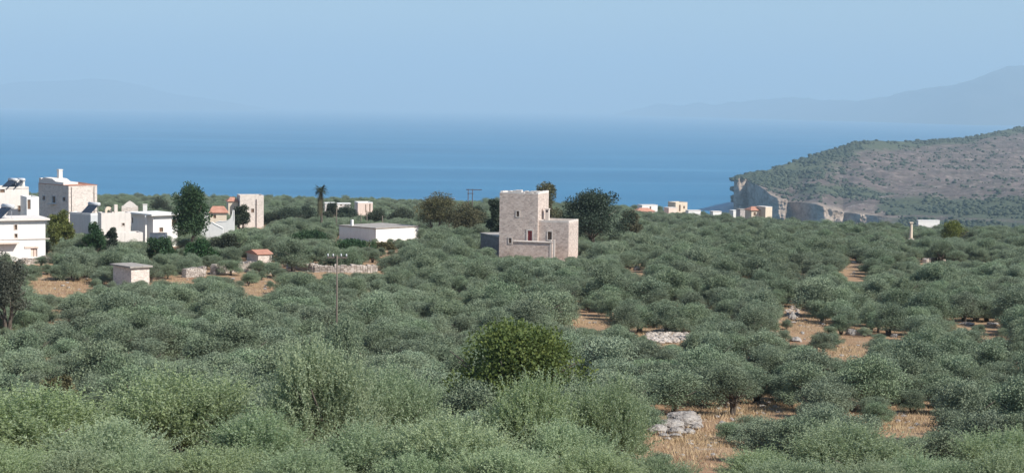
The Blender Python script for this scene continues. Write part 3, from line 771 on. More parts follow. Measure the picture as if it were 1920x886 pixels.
# --- house with red roof and curved walls
Gh = House('red_roofed_house', 'beige house with a red tiled roof beside white curved walls', 'house', 394, 398, 190, 10, 425, None, 'beige', V=5, keep_bottom=412)
Gh.opening('R', 400, 403, 405, 409, mat='shutter'); Gh.walls(); Gh.tile_roof(1.0, 'u', .3, .3)
def curve_wall(label, pts, thick, mat, d, base_px=None, name='curved_wall'):
    """white free-standing wall whose top follows pts (px, py)"""
    d = d * KD
    x0 = P(pts[0][0], pts[0][1], d); x1 = P(pts[-1][0], pts[-1][1], d)
    z = min(G(x0.x, d), G(x1.x, d)) - .6
    r = empty(name, (x0.x, d, z)); tag(r, label, 'wall')
    top = [(P(a, b, d).x - x0.x, P(a, b, d).z - z) for a, b in pts]
    body = [(top[0][0], 0)] + [(a, b - .12) for a, b in top] + [(top[-1][0], 0)]
    mb = MB(); mb.prism(body, 1, 0, thick); mb.build('wall', MAT[mat], r)
    mb = MB()
    for (p0, p1) in zip(top[:-1], top[1:]):
        mb.prism([(p0[0], p0[1] - .118), (p1[0] - .003, p1[1] - .118), (p1[0] - .003, p1[1]), (p0[0], p0[1])], 1, -.06, thick + .06)
    mb.build('coping', MAT['white'], r)
    KEEP.append((pts[0][0], min(p[1] for p in pts), pts[-1][0], max(p[1] for p in pts) + 8, d))
    return r
curve_wall('white garden wall swooping up in a curve before the red roof', [(404, 416), (410, 414), (418, 414.5), (426, 413), (432, 409), (435, 402), (435.6, 394), (438.5, 394), (439, 412)], .5, 'white', 184)
curve_wall('white stepped wall beside the tall green tree', [(376, 428), (381, 424), (388, 422), (392, 417), (398, 416), (404, 420), (412, 424), (418, 427)], .5, 'white', 178)
Gw = House('white_porch', 'narrow white porch wall between the green tree and the red roof', 'porch', 379, 399, 186, 14, 391, None, 'white', V=2.0, keep_bottom=414)
Gw.flat_roof('white', .1, .15); Gw.walls()
# --- beige tower with red roof
Ht = House('beige_stone_tower', 'square beige stone tower with a red roof strip at its left', 'tower', 450, 366, 262, 16, 494.5, 446, 'pale_stone', V=6, keep_bottom=425)
Ht.opening('R', 471, 391, 476.5, 398, mat='shutter', frame='trim'); Ht.flat_roof('concrete', parapet=.3, pmat='trim')
mb = MB(); a, _ = Ht.local(480.5, 380, 'R'); mb.tube([(a, -.1, 0), (a, -.1, Ht.H - 1)], [.1, .1], 6); mb.build('drainpipe', MAT['rust'], Ht.root)
Ht.walls()
Hl = House('red_strip_house', 'low house with a red tiled roof joined to the beige tower', 'house', 428, 377, 263, 14, 446, None, 'beige', V=5, keep_bottom=383)
Hl.walls(); Hl.tile_roof(.9, 'u', .4, .3)
# --- pink tower and white strips far behind
I = House('pink_tower', 'small square pink tower house behind the dark trees', 'tower', 671, 379, 330, 15, 699, None, 'pink', V=6, keep_bottom=402)
I.opening('R', 685, 383, 686.5, 398, mat='shutter'); I.opening('R', 692.5, 382, 694.5, 399, mat='shutter')
I.flat_roof('white2', parapet=.3, pmat='white'); I.walls()
for (nm, a, b, y, d, lab) in (('white_cottage', 609, 628, 380, 338, 'low white cottage showing over the trees beside the palm'), ('white_cottage', 632, 657, 381, 341, 'low white cottage between the palm and the pink tower')):
    q = House(nm, lab, 'cottage', a, y, d, 10, b, None, 'white2', V=4, keep_bottom=386); q.flat_roof('white', .15, .2); q.opening('R', a + 6, y + 2.2, a + 9, y + 5, mat='shutter'); q.walls()
# --- long white flat building
J = House('white_flat_building', 'long low white building with a grey flat roof, one wall shaded', 'building', 705, 427, 203, 47, 785, 636, 'white', keep_bottom=446)
J.flat_roof('concrete', .18, .16); J.walls()
a, z = J.local(654, 425, 'L'); mb = MB(); mb.box(.6, a - .22, J.H + .002, 1.05, a + .22, J.H + 1.15); mb.build('chimney', MAT['white'], J.root)
# --- low huts and dry-stone walls
K = House('red_roofed_hut', 'small stone hut with a red tiled roof at the end of the pale wall', 'hut', 484, 476, 154, 30, 510, 463, 'pale_stone', keep_bottom=484)
K.walls(); K.tile_roof(.5, 'u', 0, .2)
L = House('slab_roofed_hut', 'low stone hut with a flat slab roof beside the bare field', 'hut', 246, 499, 128, 40, 280, 220, 'pale_stone', V=4.6, keep_bottom=524)
L.flat_roof('concrete', .3, .2); L.walls()

# --- small houses near the plateau edge, right
Ma = House('coral_roofed_house', 'low house with a coral red roof on the plateau edge right of the dark tree', 'house', 1196, 396, 420, 22, 1228, None, 'pink', V=5, keep_bottom=394)
Ma.walls(); Ma.tile_roof(1.25, 'u', .9, .3)
Mb = House('white_edge_house', 'small white house standing behind the coral red roof', 'house', 1204, 384, 432, 24, 1233, None, 'white', V=4, keep_bottom=392)
Mb.opening('R', 1218, 387, 1221, 392, mat='shutter'); Mb.flat_roof('white2', .1, .2); Mb.walls()
Mc = House('beige_edge_tower', 'small beige tower house with low white wings on the plateau edge', 'tower', 1267, 379, 425, 26, 1289, 1263, 'beige', V=6, keep_bottom=396)
Mc.opening('R', 1273, 384, 1276, 396, mat='shutter'); Mc.opening('R', 1281, 386, 1284, 391, mat='shutter'); Mc.flat_roof('white2', parapet=.4, pmat='beige'); Mc.walls()
Md = House('pink_side_house', 'lower pinkish house against the left side of the beige edge tower', 'house', 1254, 389, 422, 24, 1270, None, 'pink', V=4, keep_bottom=397); Md.flat_roof('white2', .1, .2); Md.walls()
for (a, b, y, d, lab) in ((1291, 1314, 394, 405, 'low white strip house right of the beige edge tower'), (1337, 1353, 396, 388, 'tiny white hut between the beige tower and the cliff')):
    q = House('white_hut', lab, 'hut', a, y, d, 16, b, None, 'white', V=3, keep_bottom=398); q.flat_roof('white2', .1, .15); q.walls()
Me = House('coral_roofed_villa', 'beige villa with a coral tiled roof below the headland cliffs', 'villa', 1409, 394, 365, 14, 1435, None, 'beige', V=6, keep_bottom=402)
Me.opening('R', 1413, 398, 1417, 404, mat='shutter'); Me.opening('R', 1424, 398, 1430, 404, mat='shutter'); Me.walls(); Me.tile_roof(1.15, 'u', .5, .4)
Mf = House('beige_villa_wing', 'plain beige end block at the right of the coral roofed villa', 'house', 1435.5, 387.5, 364, 30, 1448, None, 'beige', V=5, keep_bottom=402); Mf.flat_roof('white2', .05, .15); Mf.walls()
Mg = House('grey_villa_wing', 'grey low wing at the left of the coral roofed villa', 'house', 1388, 392, 370, 14, 1409, None, 'grey_stone', V=4, keep_bottom=401); Mg.flat_roof('concrete', .1, .15); Mg.walls()
Mh = House('white_shed', 'tiny white shed left of the grey villa wing', 'shed', 1375, 394, 374, 20, 1385, None, 'white', V=3, keep_bottom=398); Mh.flat_roof('white', .1, .15); Mh.walls()
Mi = House('long_white_shed', 'long low white shed roof at the plateau edge behind the stone column', 'shed', 1722, 412.5, 313, 6, 1762, None, 'white', V=1.6, keep_bottom=418); Mi.flat_roof('white', .05, .3); Mi.walls()

# --- stone column
cx = P(1708, 448, 258 * KD); cz = G(cx.x, cx.y)
col = empty('stone_column', (cx.x, cx.y, cz)); tag(col, 'slim pale stone column on a stepped base among the olives', 'column')
top = P(1708, 416, 258 * KD).z - cz
mb = MB(); mb.box(-.95, -.95, -.8, .95, .95, .5); mb.box(-.62, -.62, .502, .62, .62, .95); mb.build('pedestal', MAT['trim'], col)
mb = MB(); mb.tube([(0, 0, .952), (0, 0, 1.2), (0, 0, top - .5), (0, 0, top - .3)], [.46, .4, .31, .34], 12); mb.build('shaft', MAT['beige'], col, True)
mb = MB(); mb.box(-.42, -.42, top - .299, .42, .42, top); mb.build('capital', MAT['beige'], col)
KEEP.append((1698, 415, 1718, 446, 258 * KD)); FOOT.append((cx.x, cx.y, 2))

# --- utility poles
def utility_pole(label, px, py_top, d, arms=((0, 1.9),), r=.12, mat='wood', group='utility poles'):
    d = d * KD; t = P(px, py_top, d); z = G(t.x, d); h = t.z - z
    o = empty('utility_pole', (t.x, d, z)); tag(o, label, 'utility pole', group)
    mb = MB(); mb.tube([(0, 0, -.5), (0, 0, h * .5), (0, 0, h)], [r, r * .85, r * .7], 8); mb.build('pole', MAT[mat], o, True)
    for (dz, w) in arms:
        mb = MB(); mb.box(-w / 2, r * .75, h - .25 - dz, w / 2, r * .75 + .1, h - .13 - dz); c = mb.build('crossarm', MAT[mat], o)
        for k in (-.46, 0 if False else .46, -.2, .2):
            ib = MB(); ib.tube([(k * w, r + .0, h - .128 - dz), (k * w, r, h + .02 - dz), (k * w, r, h + .1 - dz)], [.05, .07, .03], 6); ib.build('insulator', MAT['metal'], c, True)
    KEEP.append((px - 2, py_top, px + 2, py_top + 60, d)); return o
utility_pole('thin wooden pole with a crossarm rising from the olives before the long wall', 632, 478, 82, ((0, 1.55),), .085)
KEEP[-1] = (630, 476, 638, 583, 82 * KD)
for (px, py, d, arms, lab) in ((604, 388, 236, ((0, .5),), 'bare pole just right of the palm trunk'), (631, 388, 228, (), 'thin bare pole between the palm and the white flat building'),
                               (677, 400, 225, (), 'left one of the two close thin poles behind the white flat building'), (688, 394, 226, (), 'right one of the two close thin poles behind the white flat building'),
                               (717, 404, 224, (), 'thin pole over the grey roof of the white flat building'), (843, 371, 218, ((0, 2.2),), 'pole with a crossarm rising from the dusty brown tree')):
    utility_pole(lab, px, py, d, arms, .13)
    KEEP.pop()
def h_frame(label, px0, px1, py, d):
    d = d * KD; a = P(px0, py, d); b = P(px1, py, d); z = min(G(a.x, d), G(b.x, d))
    o = empty('twin_pole_pylon', (a.x, d, z)); tag(o, label, 'pylon'); h = a.z - z; w = b.x - a.x
    for x in (0, w): mb = MB(); mb.tube([(x, 0, -.5), (x, 0, h)], [.16, .12], 8); mb.build('pole', MAT['rust'], o, True)
    mb = MB(); mb.box(-w * .5, .14, h - .35, w * 3.2, .3, h - .12); mb.build('crossarm', MAT['rust'], o)
    mb = MB(); mb.box(-w * .2, -.3, h - 1.5, w * 1.2, -.14, h - 1.3); mb.build('brace', MAT['rust'], o)
h_frame('dark steel pylon of two poles under one crossarm, between the dusty tree and tower', 878, 886, 354, 330)

# ------------------------------------------------------------------ rocks, walls, rubble
def rock_mesh(name, seed, size, sub=3):
    import bmesh
    bm = bmesh.new(); bmesh.ops.create_icosphere(bm, subdivisions=sub, radius=1)
    co = np.array([v.co[:] for v in bm.verts])
    n = fbm(co[:, 0] * 1.1 + seed, co[:, 1] * 1.1 + co[:, 2] * 1.7 + seed, 4) * .9 + fbm(co[:, 2] * 3 + seed, co[:, 0] * 3 - co[:, 1] * 2, 3) * .35
    co = co * (1 + n)[:, None] * np.array(size)
    for v, c in zip(bm.verts, co): v.co = c
    me = bpy.data.meshes.new(name); bm.to_mesh(me); bm.free(); me.materials.append(MAT['rock']); return me
rk = random.Random(9)
def rock(label, px, py, w_px, h_px, seed, group=None, tilt=0, sub=3):
    x, d = ground_hit(px, py); w = w_px * d / F; h = h_px * d / F
    o = link(bpy.data.objects.new('rock', rock_mesh('rock', seed, (w * .55, w * .45, h * .52), sub)))
    o.location = (x, d, G(x, d) + h * .22); o.rotation_euler = (0, tilt, rk.uniform(0, 6)); tag(o, label, 'rock', group)
    o.rotation_euler = (0, 0, rk.uniform(-.4, .4))
    KEEP.append((px - w_px / 2, py - h_px * .8, px + w_px / 2, py, d - 1)); return o
OUT = 'limestone outcrop beside the bare ground'
rock('biggest pale rock, right top of the outcrop beside the bare ground', 1284, 800, 62, 36, 3, OUT, sub=4)
rock('pale rock in the middle of the outcrop beside the bare ground', 1254, 806, 56, 30, 8, OUT, sub=4)
rock('low white rock at the left end of the outcrop', 1232, 811, 40, 20, 14, OUT)
rock('small rock at the right foot of the outcrop', 1304, 804, 18, 12, 21, OUT, sub=2)
rock('flat rock at the front foot of the outcrop', 1266, 818, 30, 10, 25, OUT, sub=2)
for (px, py, w, h, lab) in ((1270, 812, 34, 16, 'low pale rock wedged before the biggest outcrop rock'), (1292, 813, 26, 12, 'low pale rock at the right front of the outcrop'), (1244, 818, 22, 10, 'small pale rock before the left end of the outcrop'),
                            (1302, 788, 20, 14, 'pale rock at the back right of the outcrop'), (1268, 792, 30, 20, 'pale rock at the back of the outcrop, between its two big rocks')):
    rock(lab, px, py, w, h, px, OUT)
rock('small reddish rock low in front of the outcrop', 1250, 824, 16, 8, 27, OUT, sub=2)
for (px, py, w, h, lab) in ((1424, 757, 26, 9, 'flat white rock slab above the bare strip under the lone tree'), (1690, 775, 26, 8, 'flat white rock slab above the dry grass patch on the right'),
                            (1595, 626, 20, 14, 'pale round rock above the orange soil patch'), (1493, 640, 20, 12, 'pale rock below the sandy path'),
                            (1486, 596, 14, 14, 'pale rock at the left edge of the sandy path'), (1677, 632, 14, 9, 'pale rock between olive trees right of the orange soil patch'),
                            (1812, 609, 30, 9, 'grey rock pile shaded under the wide olive'), (1862, 609, 20, 8, 'low pale rock right of the shaded rock pile'),
                            (225, 792, 10, 20, 'upright whitish stone between the lower left olive trees'), (1194, 507, 14, 10, 'small pale stone block right below the tower'), (1600, 493, 12, 5, 'flat pale stone among far olives')):
    rock(lab, px, py, w, h, int(px), None, sub=2)
def stones_wall(label, pts, height, thick=.6, size=.32, cat='wall', name='dry_stone_wall', seed=1):
    """pts: ground pixels the wall's foot passes through"""
    W = [ground_hit(*p) for p in pts]
    r0 = (W[0][0], W[0][1], G(*W[0])); o = empty(name, r0); tag(o, label, cat)
    rr = random.Random(seed); mb = MB(); core = MB()
    for (a, b) in zip(W[:-1], W[1:]):
        Lg = math.hypot(b[0] - a[0], b[1] - a[1]); ux, uy = (b[0] - a[0]) / Lg, (b[1] - a[1]) / Lg
        n = max(1, int(Lg / 1.5))
        for i in range(n):
            p0 = (a[0] + ux * Lg * i / n, a[1] + uy * Lg * i / n); p1 = (a[0] + ux * Lg * (i + 1) / n, a[1] + uy * Lg * (i + 1) / n)
            t = thick * .36; q = [(p0[0] - uy * t, p0[1] + ux * t), (p1[0] - uy * t, p1[1] + ux * t), (p1[0] + uy * t, p1[1] - ux * t), (p0[0] + uy * t, p0[1] - ux * t)]
            z0 = G(*p0); z1 = G(*p1); zz = [z0, z1, z1, z0]; hh = height * .82
            bot = [(x - r0[0], y - r0[1], z - r0[2] - .4) for (x, y), z in zip(q, zz)]; tp = [(x - r0[0], y - r0[1], z - r0[2] + hh) for (x, y), z in zip(q, zz)]
            core.quad(*tp); [core.quad(bot[j], bot[(j + 1) % 4], tp[(j + 1) % 4], tp[j]) for j in range(4)]
        s = 0
        while s < Lg:
            l = size * rr.uniform(.7, 1.6); zt = 0; top = height * rr.uniform(.86, 1.12)
            while zt < top:
                h = size * rr.uniform(.45, .95)
                for side in (-1, 1):
                    cxp, cyp = a[0] + ux * (s + l / 2) - uy * side * thick * .3, a[1] + uy * (s + l / 2) + ux * side * thick * .3
                    gz = G(cxp, cyp) - r0[2] + zt - .1
                    c = Vector((cxp - r0[0], cyp - r0[1], gz + h / 2)); n0 = len(mb.v)
                    for (sx, sy, sz) in ((-1, -1, -1), (1, -1, -1), (1, 1, -1), (-1, 1, -1), (-1, -1, 1), (1, -1, 1), (1, 1, 1), (-1, 1, 1)):
                        lx = sx * l * .5 * rr.uniform(.72, 1.02); ly = sy * thick * .32 * rr.uniform(.7, 1.15); lz = sz * h * .5 * rr.uniform(.75, 1.05)
                        mb.v.append((c.x + ux * lx - uy * ly, c.y + uy * lx + ux * ly, c.z + lz))
                    mb.f += [tuple(n0 + i for i in q) for q in ((0, 3, 2, 1), (4, 5, 6, 7), (0, 1, 5, 4), (1, 2, 6, 5), (2, 3, 7, 6), (3, 0, 4, 7))]
                zt += h * .95
            s += l * .97
    core.build('core', MAT['rock'], o)
    st = mb.build('stones', MAT['wall_rock'], o); st['kind'] = 'stuff'
    for p, w in zip(pts, W):
        FOOT.append((w[0], w[1], 1.2))
    for (p, q) in zip(pts[:-1], pts[1:]):
        n = max(2, int(abs(q[0] - p[0]) / 14))
        for i in range(n + 1):
            t = i / n; x = p[0] + (q[0] - p[0]) * t; y = p[1] + (q[1] - p[1]) * t; d = W[0][1]
            KEEP.append((x - 5, y - height * F / d, x + 5, y - 3, min(W[0][1], W[1][1]) - 1.5))
    return o
def mat_wr():
    s = N('wall_rock'); g = s.n('ShaderNodeNewGeometry')
    f = s.noise(s.obj(), 3, 5)
    c = s.ramp(g.outputs['Random Per Island'], [(0, (.26, .22, .19)), (.5, (.40, .355, .315)), (1, (.56, .51, .46))])
    c = s.mix(s.math('MULTIPLY', f, .5), c, (.30, .25, .21))
    return s.done(s.bsdf(c, .92, s.noise(s.obj(), 9, 5), .8, .05))
MAT['wall_rock'] = mat_wr()
stones_wall('long dark dry-stone wall with a pale top, behind the lone pole', [(540, 506), (590, 510), (640, 511), (705, 512)], .95, seed=2)
stones_wall('pale tumbled stone wall running up to the red-roofed hut', [(398, 514), (430, 511), (478, 506)], 1.2, seed=3)
stones_wall('broken pale wall end half hidden by olives left of the tumbled wall', [(345, 520), (381, 517)], 1.1, seed=4)
stones_wall('dark stone garden wall at the foot of the white block house', [(38, 497), (92, 493)], .8, seed=5)
stones_wall('far pale stone wall among the olives below the column', [(1733, 494), (1770, 489), (1850, 490)], .7, seed=6)
def rubble(label, px, py, rx, ry, n, size, seed, name='rubble_heap'):
    x, d = ground_hit(px, py); rr = random.Random(seed)
    o = empty(name, (x, d, G(x, d))); tag(o, label, 'rubble'); mb = MB(); k = 0
    while k < n:
        qx, qy = px + rr.uniform(-rx, rx), py + rr.uniform(-ry, ry)
        if ((qx - px) / rx) ** 2 + ((qy - py) / ry) ** 2 > 1: continue
        wx, wy = ground_hit(qx, qy); z = G(wx, wy); s = size * rr.uniform(.5, 1.4); n0 = len(mb.v); an = rr.uniform(0, 3)
        for v in ico_v:
            q = v * np.array([s, s, s * .7]) * rr.uniform(.7, 1.15)
            mb.v.append((wx - x + q[0] * math.cos(an) - q[1] * math.sin(an), wy - d + q[0] * math.sin(an) + q[1] * math.cos(an), z - G(x, d) + q[2] + s * .3))
        mb.f += [tuple(n0 + i for i in f) for f in ico_f]; k += 1
    st = mb.build('stones', MAT['wall_rock'], o); st['kind'] = 'stuff'
rubble('flat heap of pale grey rubble stones in a clearing', 1250, 632, 40, 12, 420, .24, 5)
rubble('scatter of pale stones along the sandy path', 1486, 588, 13, 12, 60, .2, 6)

GAPS = [(1300, 835, 42, 26), (1342, 768, 26, 16), (1450, 768, 46, 12), (1700, 797, 48, 24), (1590, 658, 34, 18), (1515, 612, 32, 13), (1487, 582, 16, 14), (1506, 518, 11, 15), (1605, 516, 18, 12),
        (1247, 632, 36, 11), (1215, 570, 15, 7), (1110, 605, 38, 6), (1087, 575, 6, 16), (1870, 598, 14, 14), (1895, 637, 12, 6), (486, 543, 18, 12), (115, 535, 62, 20), (335, 530, 26, 4), (440, 524, 22, 4),
        (675, 564, 9, 7), (112, 603, 17, 6), (658, 684, 8, 12), (335, 672, 16, 5), (580, 513, 14, 4), (500, 522, 12, 4), (1400, 520, 10, 5), (980, 552, 12, 3), (1330, 575, 10, 4), (715, 483, 10, 4), (1395, 675, 12, 5), (1100, 692, 6, 3), (735, 480, 14, 4)]
GAPS.append((1377, 774, 15, 12))
WIDE = {1300, 1342, 1450, 1700, 1590, 1515, 1487, 1247, 115, 1377, 1110, 1605, 486, 658}
gaps = [(gx, gy, rx, ry, ground_hit(gx, gy)) for gx, gy, rx, ry in GAPS]

# dry grass on the bare patches
gv = []; rs = np.random.RandomState(8)
for (gx, gy, rx, ry, (wx, wd)) in gaps:
    if wd > 230: continue
    n = int(min(5200, rx * ry * 4))
    for _ in range(n):
        qx, qy = gx + rs.normal() * rx * .75, gy + rs.normal() * ry * .75
        x, y = ground_hit(qx, qy) if _ % 12 == 0 else (x + rs.normal() * .5, y + rs.normal() * .8)
        z = G(x, y) - .03 + .0; h = rs.uniform(.08, .34); a = rs.uniform(0, 6.28); w = rs.uniform(.012, .03)
        gv.append([(x - math.cos(a) * w, y - math.sin(a) * w, z), (x + math.cos(a) * w, y + math.sin(a) * w, z), (x + rs.normal() * .1, y + rs.normal() * .1, z + h)])
gv = np.array(gv).reshape(-1, 3)
tag(link(bpy.data.objects.new('dry_grass', np_mesh('dry_grass', gv, np.arange(len(gv)).reshape(-1, 3), MAT['grass']))), 'straw coloured dry grass on the bare clearings', 'grass', None, 'stuff')

# small loose stones on the bare ground
mb = MB(); rr = random.Random(31)
for (gx, gy, rx, ry, (wx, wd)) in gaps:
    if wd > 260: continue
    for _ in range(int(min(40, rx * ry * .03)) + 4):
        x, y = ground_hit(gx + rr.gauss(0, .6) * rx, gy + rr.gauss(0, .7) * ry); z = G(x, y); sz = .05 + .2 * rr.random() ** 3; n0 = len(mb.v)
        for v in ico_v:
            q = v * sz * np.array([rr.uniform(.8, 1.4), rr.uniform(.8, 1.4), rr.uniform(.5, .8)]); mb.v.append((x + q[0], y + q[1], z + q[2] + sz * .1))
        mb.f += [tuple(n0 + i for i in f) for f in ico_f]
tag(mb.build('field_stones', MAT['rock']), 'small loose stones strewn over the bare clearings', 'stones', None, 'stuff')

# ------------------------------------------------------------------ special trees
SPECIAL = []
def special(name, label, px, py_top, d, w_px, mat, seed, cat='tree', z0f=.12, ncl=40, nleaf=14000, L=.22, W=.07, stems=2, squash=1.0, clump=(.22, .36), up=.2, group=None, r0=.22, keep_h=None, fill=.25):
    d = d * KD; t = P(px, py_top, d); z = G(t.x, d); h = t.z - z; R = w_px * d / F / 2 * 1.13
    cr = crown_mesh('crown', seed, R * .98, h * z0f, h * 1.1, ncl, nleaf, L, W, MAT[mat], clump=clump, up=up, squash=squash, fill=fill)
    r = empty(name, (t.x, d, z - .05), 0); tag(r, label, cat, group)
    link(bpy.data.objects.new('trunk', trunk_mesh('trunk', seed, R, h * .6, r0, stems, 7)), r); link(bpy.data.objects.new('crown', cr), r)
    FOOT.append((t.x, d, R * .6)); SPECIAL.append((px, py_top, d, w_px))
    KEEP.append((px - w_px * .38, py_top + 4, px + w_px * .38, py_top + (h * F / d) * (keep_h or .5), d - R * .5))
    return r
special('fig_tree', 'big rounded bright yellow-green tree rising from the foreground olives', 960, 616, 55, 300, 'fig', 3, 'fig tree', .1, 60, 30000, .17, .065, 3, r0=.2, keep_h=.42, clump=(.2, .34))
special('broadleaf_tree', 'tall dense bright green tree right of the flat white house', 357, 355, 168, 66, 'dense', 5, 'tree', .10, 46, 15000, .3, .1, 1, clump=(.34, .5), keep_h=.9)
special('yellow_green_tree', 'rounded yellow-green tree at the corner of the white block house', 115, 401, 160, 62, 'lime', 6, 'tree', .1, 34, 9000, .28, .09, keep_h=.6)
special('holm_oak', 'large dark round tree just right of the stone tower', 1112, 359, 188, 132, 'holm', 7, 'oak tree', .08, 60, 24000, .33, .1, 3, clump=(.2, .34), keep_h=.8)
special('cypress_tree', 'narrow yellow-green tree standing right behind the tower top', 1027, 341, 182, 42, 'dusty', 8, 'tree', .15, 36, 9000, .28, .08, 1, clump=(.4, .62), keep_h=.3)
special('dark_tree', 'dark tree partly hidden behind the left edge of the tower', 928, 376, 185, 38, 'holm', 9, 'tree', .1, 28, 8000, .3, .1, keep_h=.7)
special('eucalyptus_tree', 'dusty brownish-green tall tree right of the white flat building', 818, 363, 208, 84, 'dusty', 10, 'tree', .1, 46, 13000, .3, .07, keep_h=.65)
special('eucalyptus_tree', 'lower spreading dusty tree between the tall dusty tree and the tower', 872, 386, 206, 90, 'dusty', 12, 'tree', .1, 46, 12000, .3, .07, keep_h=.5)
special('olive_shrub_tree', 'dull dark olive-brown tree cut by the left edge, below the white block', 14, 482, 96, 84, 'plum', 13, 'tree', .05, 50, 14000, .2, .045, keep_h=.8)
special('light_green_tree', 'loose yellow-green tree right of the stone column', 1790, 416, 238, 66, 'lime', 14, 'tree', .1, 30, 6000, .3, .07, keep_h=.6, clump=(.18, .3))
special('light_green_tree', 'loose pale green tree right of the dark round oak', 1180, 396, 215, 46, 'dusty', 15, 'tree', .1, 30, 7000, .3, .07, keep_h=.6)
special('dark_shrub', 'dark leafy bush between the yellow-green tree and the grey low house', 176, 424, 155, 54, 'dense', 16, 'bush', .05, 26, 7000, .25, .08, keep_h=.6)
special('dark_shrub', 'low dark bush below the pale walled terrace', 210, 432, 158, 26, 'holm', 17, 'bush', .05, 20, 5000, .25, .08, keep_h=.5)
special('fig_bush', 'low yellowish leafy bush among the lower left olives', 108, 704, 60, 70, 'dusty', 18, 'fig bush', .05, 40, 9000, .17, .06, keep_h=.6)
special('dark_tree', 'dark bushy tree in front of the beige stone tower', 452, 388, 225, 40, 'scrub', 19, 'tree', .05, 26, 7000, .3, .1, keep_h=.7)
for i, (px, py, d, w, mt, lab) in enumerate(((540, 390, 268, 74, 'holm', 'wide dark tree right of the beige stone tower'), (575, 386, 272, 44, 'holm', 'dark tree close on the left of the palm'), (512, 398, 270, 46, 'scrub', 'dark green tree at the right foot of the beige stone tower'),
                                              (650, 388, 290, 44, 'holm', 'dark round tree in front of the pink tower'), (622, 381, 275, 30, 'scrub', 'narrow dark tree just right of the palm'), (708, 396, 262, 50, 'scrub', 'dark tree right behind the white flat building'),
                                              (752, 392, 280, 60, 'scrub', 'broad green tree behind the right end of the white flat building'), (300, 372, 330, 46, 'scrub', 'dark tree over the flat white roof'), (895, 392, 240, 50, 'scrub', 'green tree left behind the tower annexe'),
                                              (425, 442, 160, 60, 'scrub', 'grey-green bush below the white curved walls'), (300, 446, 150, 60, 'dense', 'dark green bush below the flat white house'), (375, 450, 150, 60, 'dense', 'dark green bush at the foot of the tall green tree'),
                                              (660, 452, 175, 70, 'dense', 'green bush before the shaded wall of the white flat building'), (580, 436, 190, 70, 'dense', 'green bush below the palm'), (720, 458, 180, 50, 'dusty', 'brownish bush below the corner of the white flat building'))):
    special('village_tree', lab, px, py, d, w, mt, 40 + i, 'tree', .06, 28, 6500, .3, .09, keep_h=.45)
# palm
pd = 230 * KD; t = P(602, 356, pd); z = G(t.x, pd); h = t.z - z
pr = empty('palm_tree', (t.x, pd, z)); tag(pr, 'tall shaggy palm with a small crown against the sea', 'palm tree')
mb = MB(); mb.tube([(0, 0, -.4), (.1, 0, h * .3), (.15, 0, h * .65), (0, 0, h)], [.28, .24, .26, .3], 9); mb.build('trunk', MAT['bark'], pr, True)
rs = np.random.RandomState(2); fv = []
def frond(L, az, el, droop, z0):
    mbp = MB(); pts = []
    for i in range(9):
        t_ = i / 8; r = L * t_ * math.cos(el); pts.append(Vector((math.cos(az) * r, math.sin(az) * r, z0 + L * t_ * math.sin(el) - droop * t_ * t_)))
    mbp.tube(pts, [.035 * (1 - .8 * i / 8) for i in range(9)], 4)
    for i in range(1, 9):
        for s_ in (-1, 1):
            for q in (0, .5):
                p = pts[i - 1].lerp(pts[i], q); side = Vector((-math.sin(az), math.cos(az), 0)) * s_; fw = (pts[i] - pts[i - 1]).normalized()
                l = .55 * (1 - abs(i / 8 - .5) * .9); e = p + side * l + fw * l * .6 - Vector((0, 0, l * .3))
                mbp.quad(p - fw * .04, e, p + fw * .05)
    return mbp
for i in range(44):
    frond(rs.uniform(1.4, 2.2), i * 2.4, rs.uniform(-.3, 1.2), rs.uniform(.4, 1.1), h).build('frond', MAT['holm'], pr)
mb = MB()
for i in range(56):
    f_ = frond(rs.uniform(1.1, 1.8), i * 2.1, rs.uniform(-1.25, -.5), .6, h - .1 - (i / 56) * 4.2); n0 = len(mb.v); mb.v += f_.v; mb.f += [tuple(n0 + k for k in f) for f in f_.f]
o = mb.build('dead_fronds', MAT['dusty'], pr)
KEEP.append((590, 354, 614, 400, pd))

# ------------------------------------------------------------------ olive trees
rs = np.random.RandomState(21)
trees = []                                     # (dist, x, y, sx, sz, rz, kind, label)
def near_tree(px, py_top, d, w_px, label, var, sq=1.0):
    d = d * KD; t = P(px, py_top, d); z = G(t.x, d); h = t.z - z; sx = w_px * 1.22 * d / F / (2 * OL_R); sz = h * 1.06 / OL_H
    trees.append((d, t.x, d, sx, sz, rs.uniform(0, 6.28), ('near', var), label)); FOOT.append((t.x, d, 1.5))
EDGE = [(10, 845, 33), (140, 852, 33), (275, 850, 33), (400, 846, 33), (560, 850, 33), (785, 852, 33), (960, 846, 32), (1110, 850, 33), (1490, 868, 34), (1620, 872, 33), (1800, 872, 33), (1905, 850, 33)]
for i_, (px, py, d) in enumerate(EDGE):
    near_tree(px, py, d, 200, '%s olive from the left among those cut off by the bottom edge' % ('first second third fourth fifth sixth seventh eighth ninth tenth eleventh twelfth'.split()[i_]), i_ % 3)
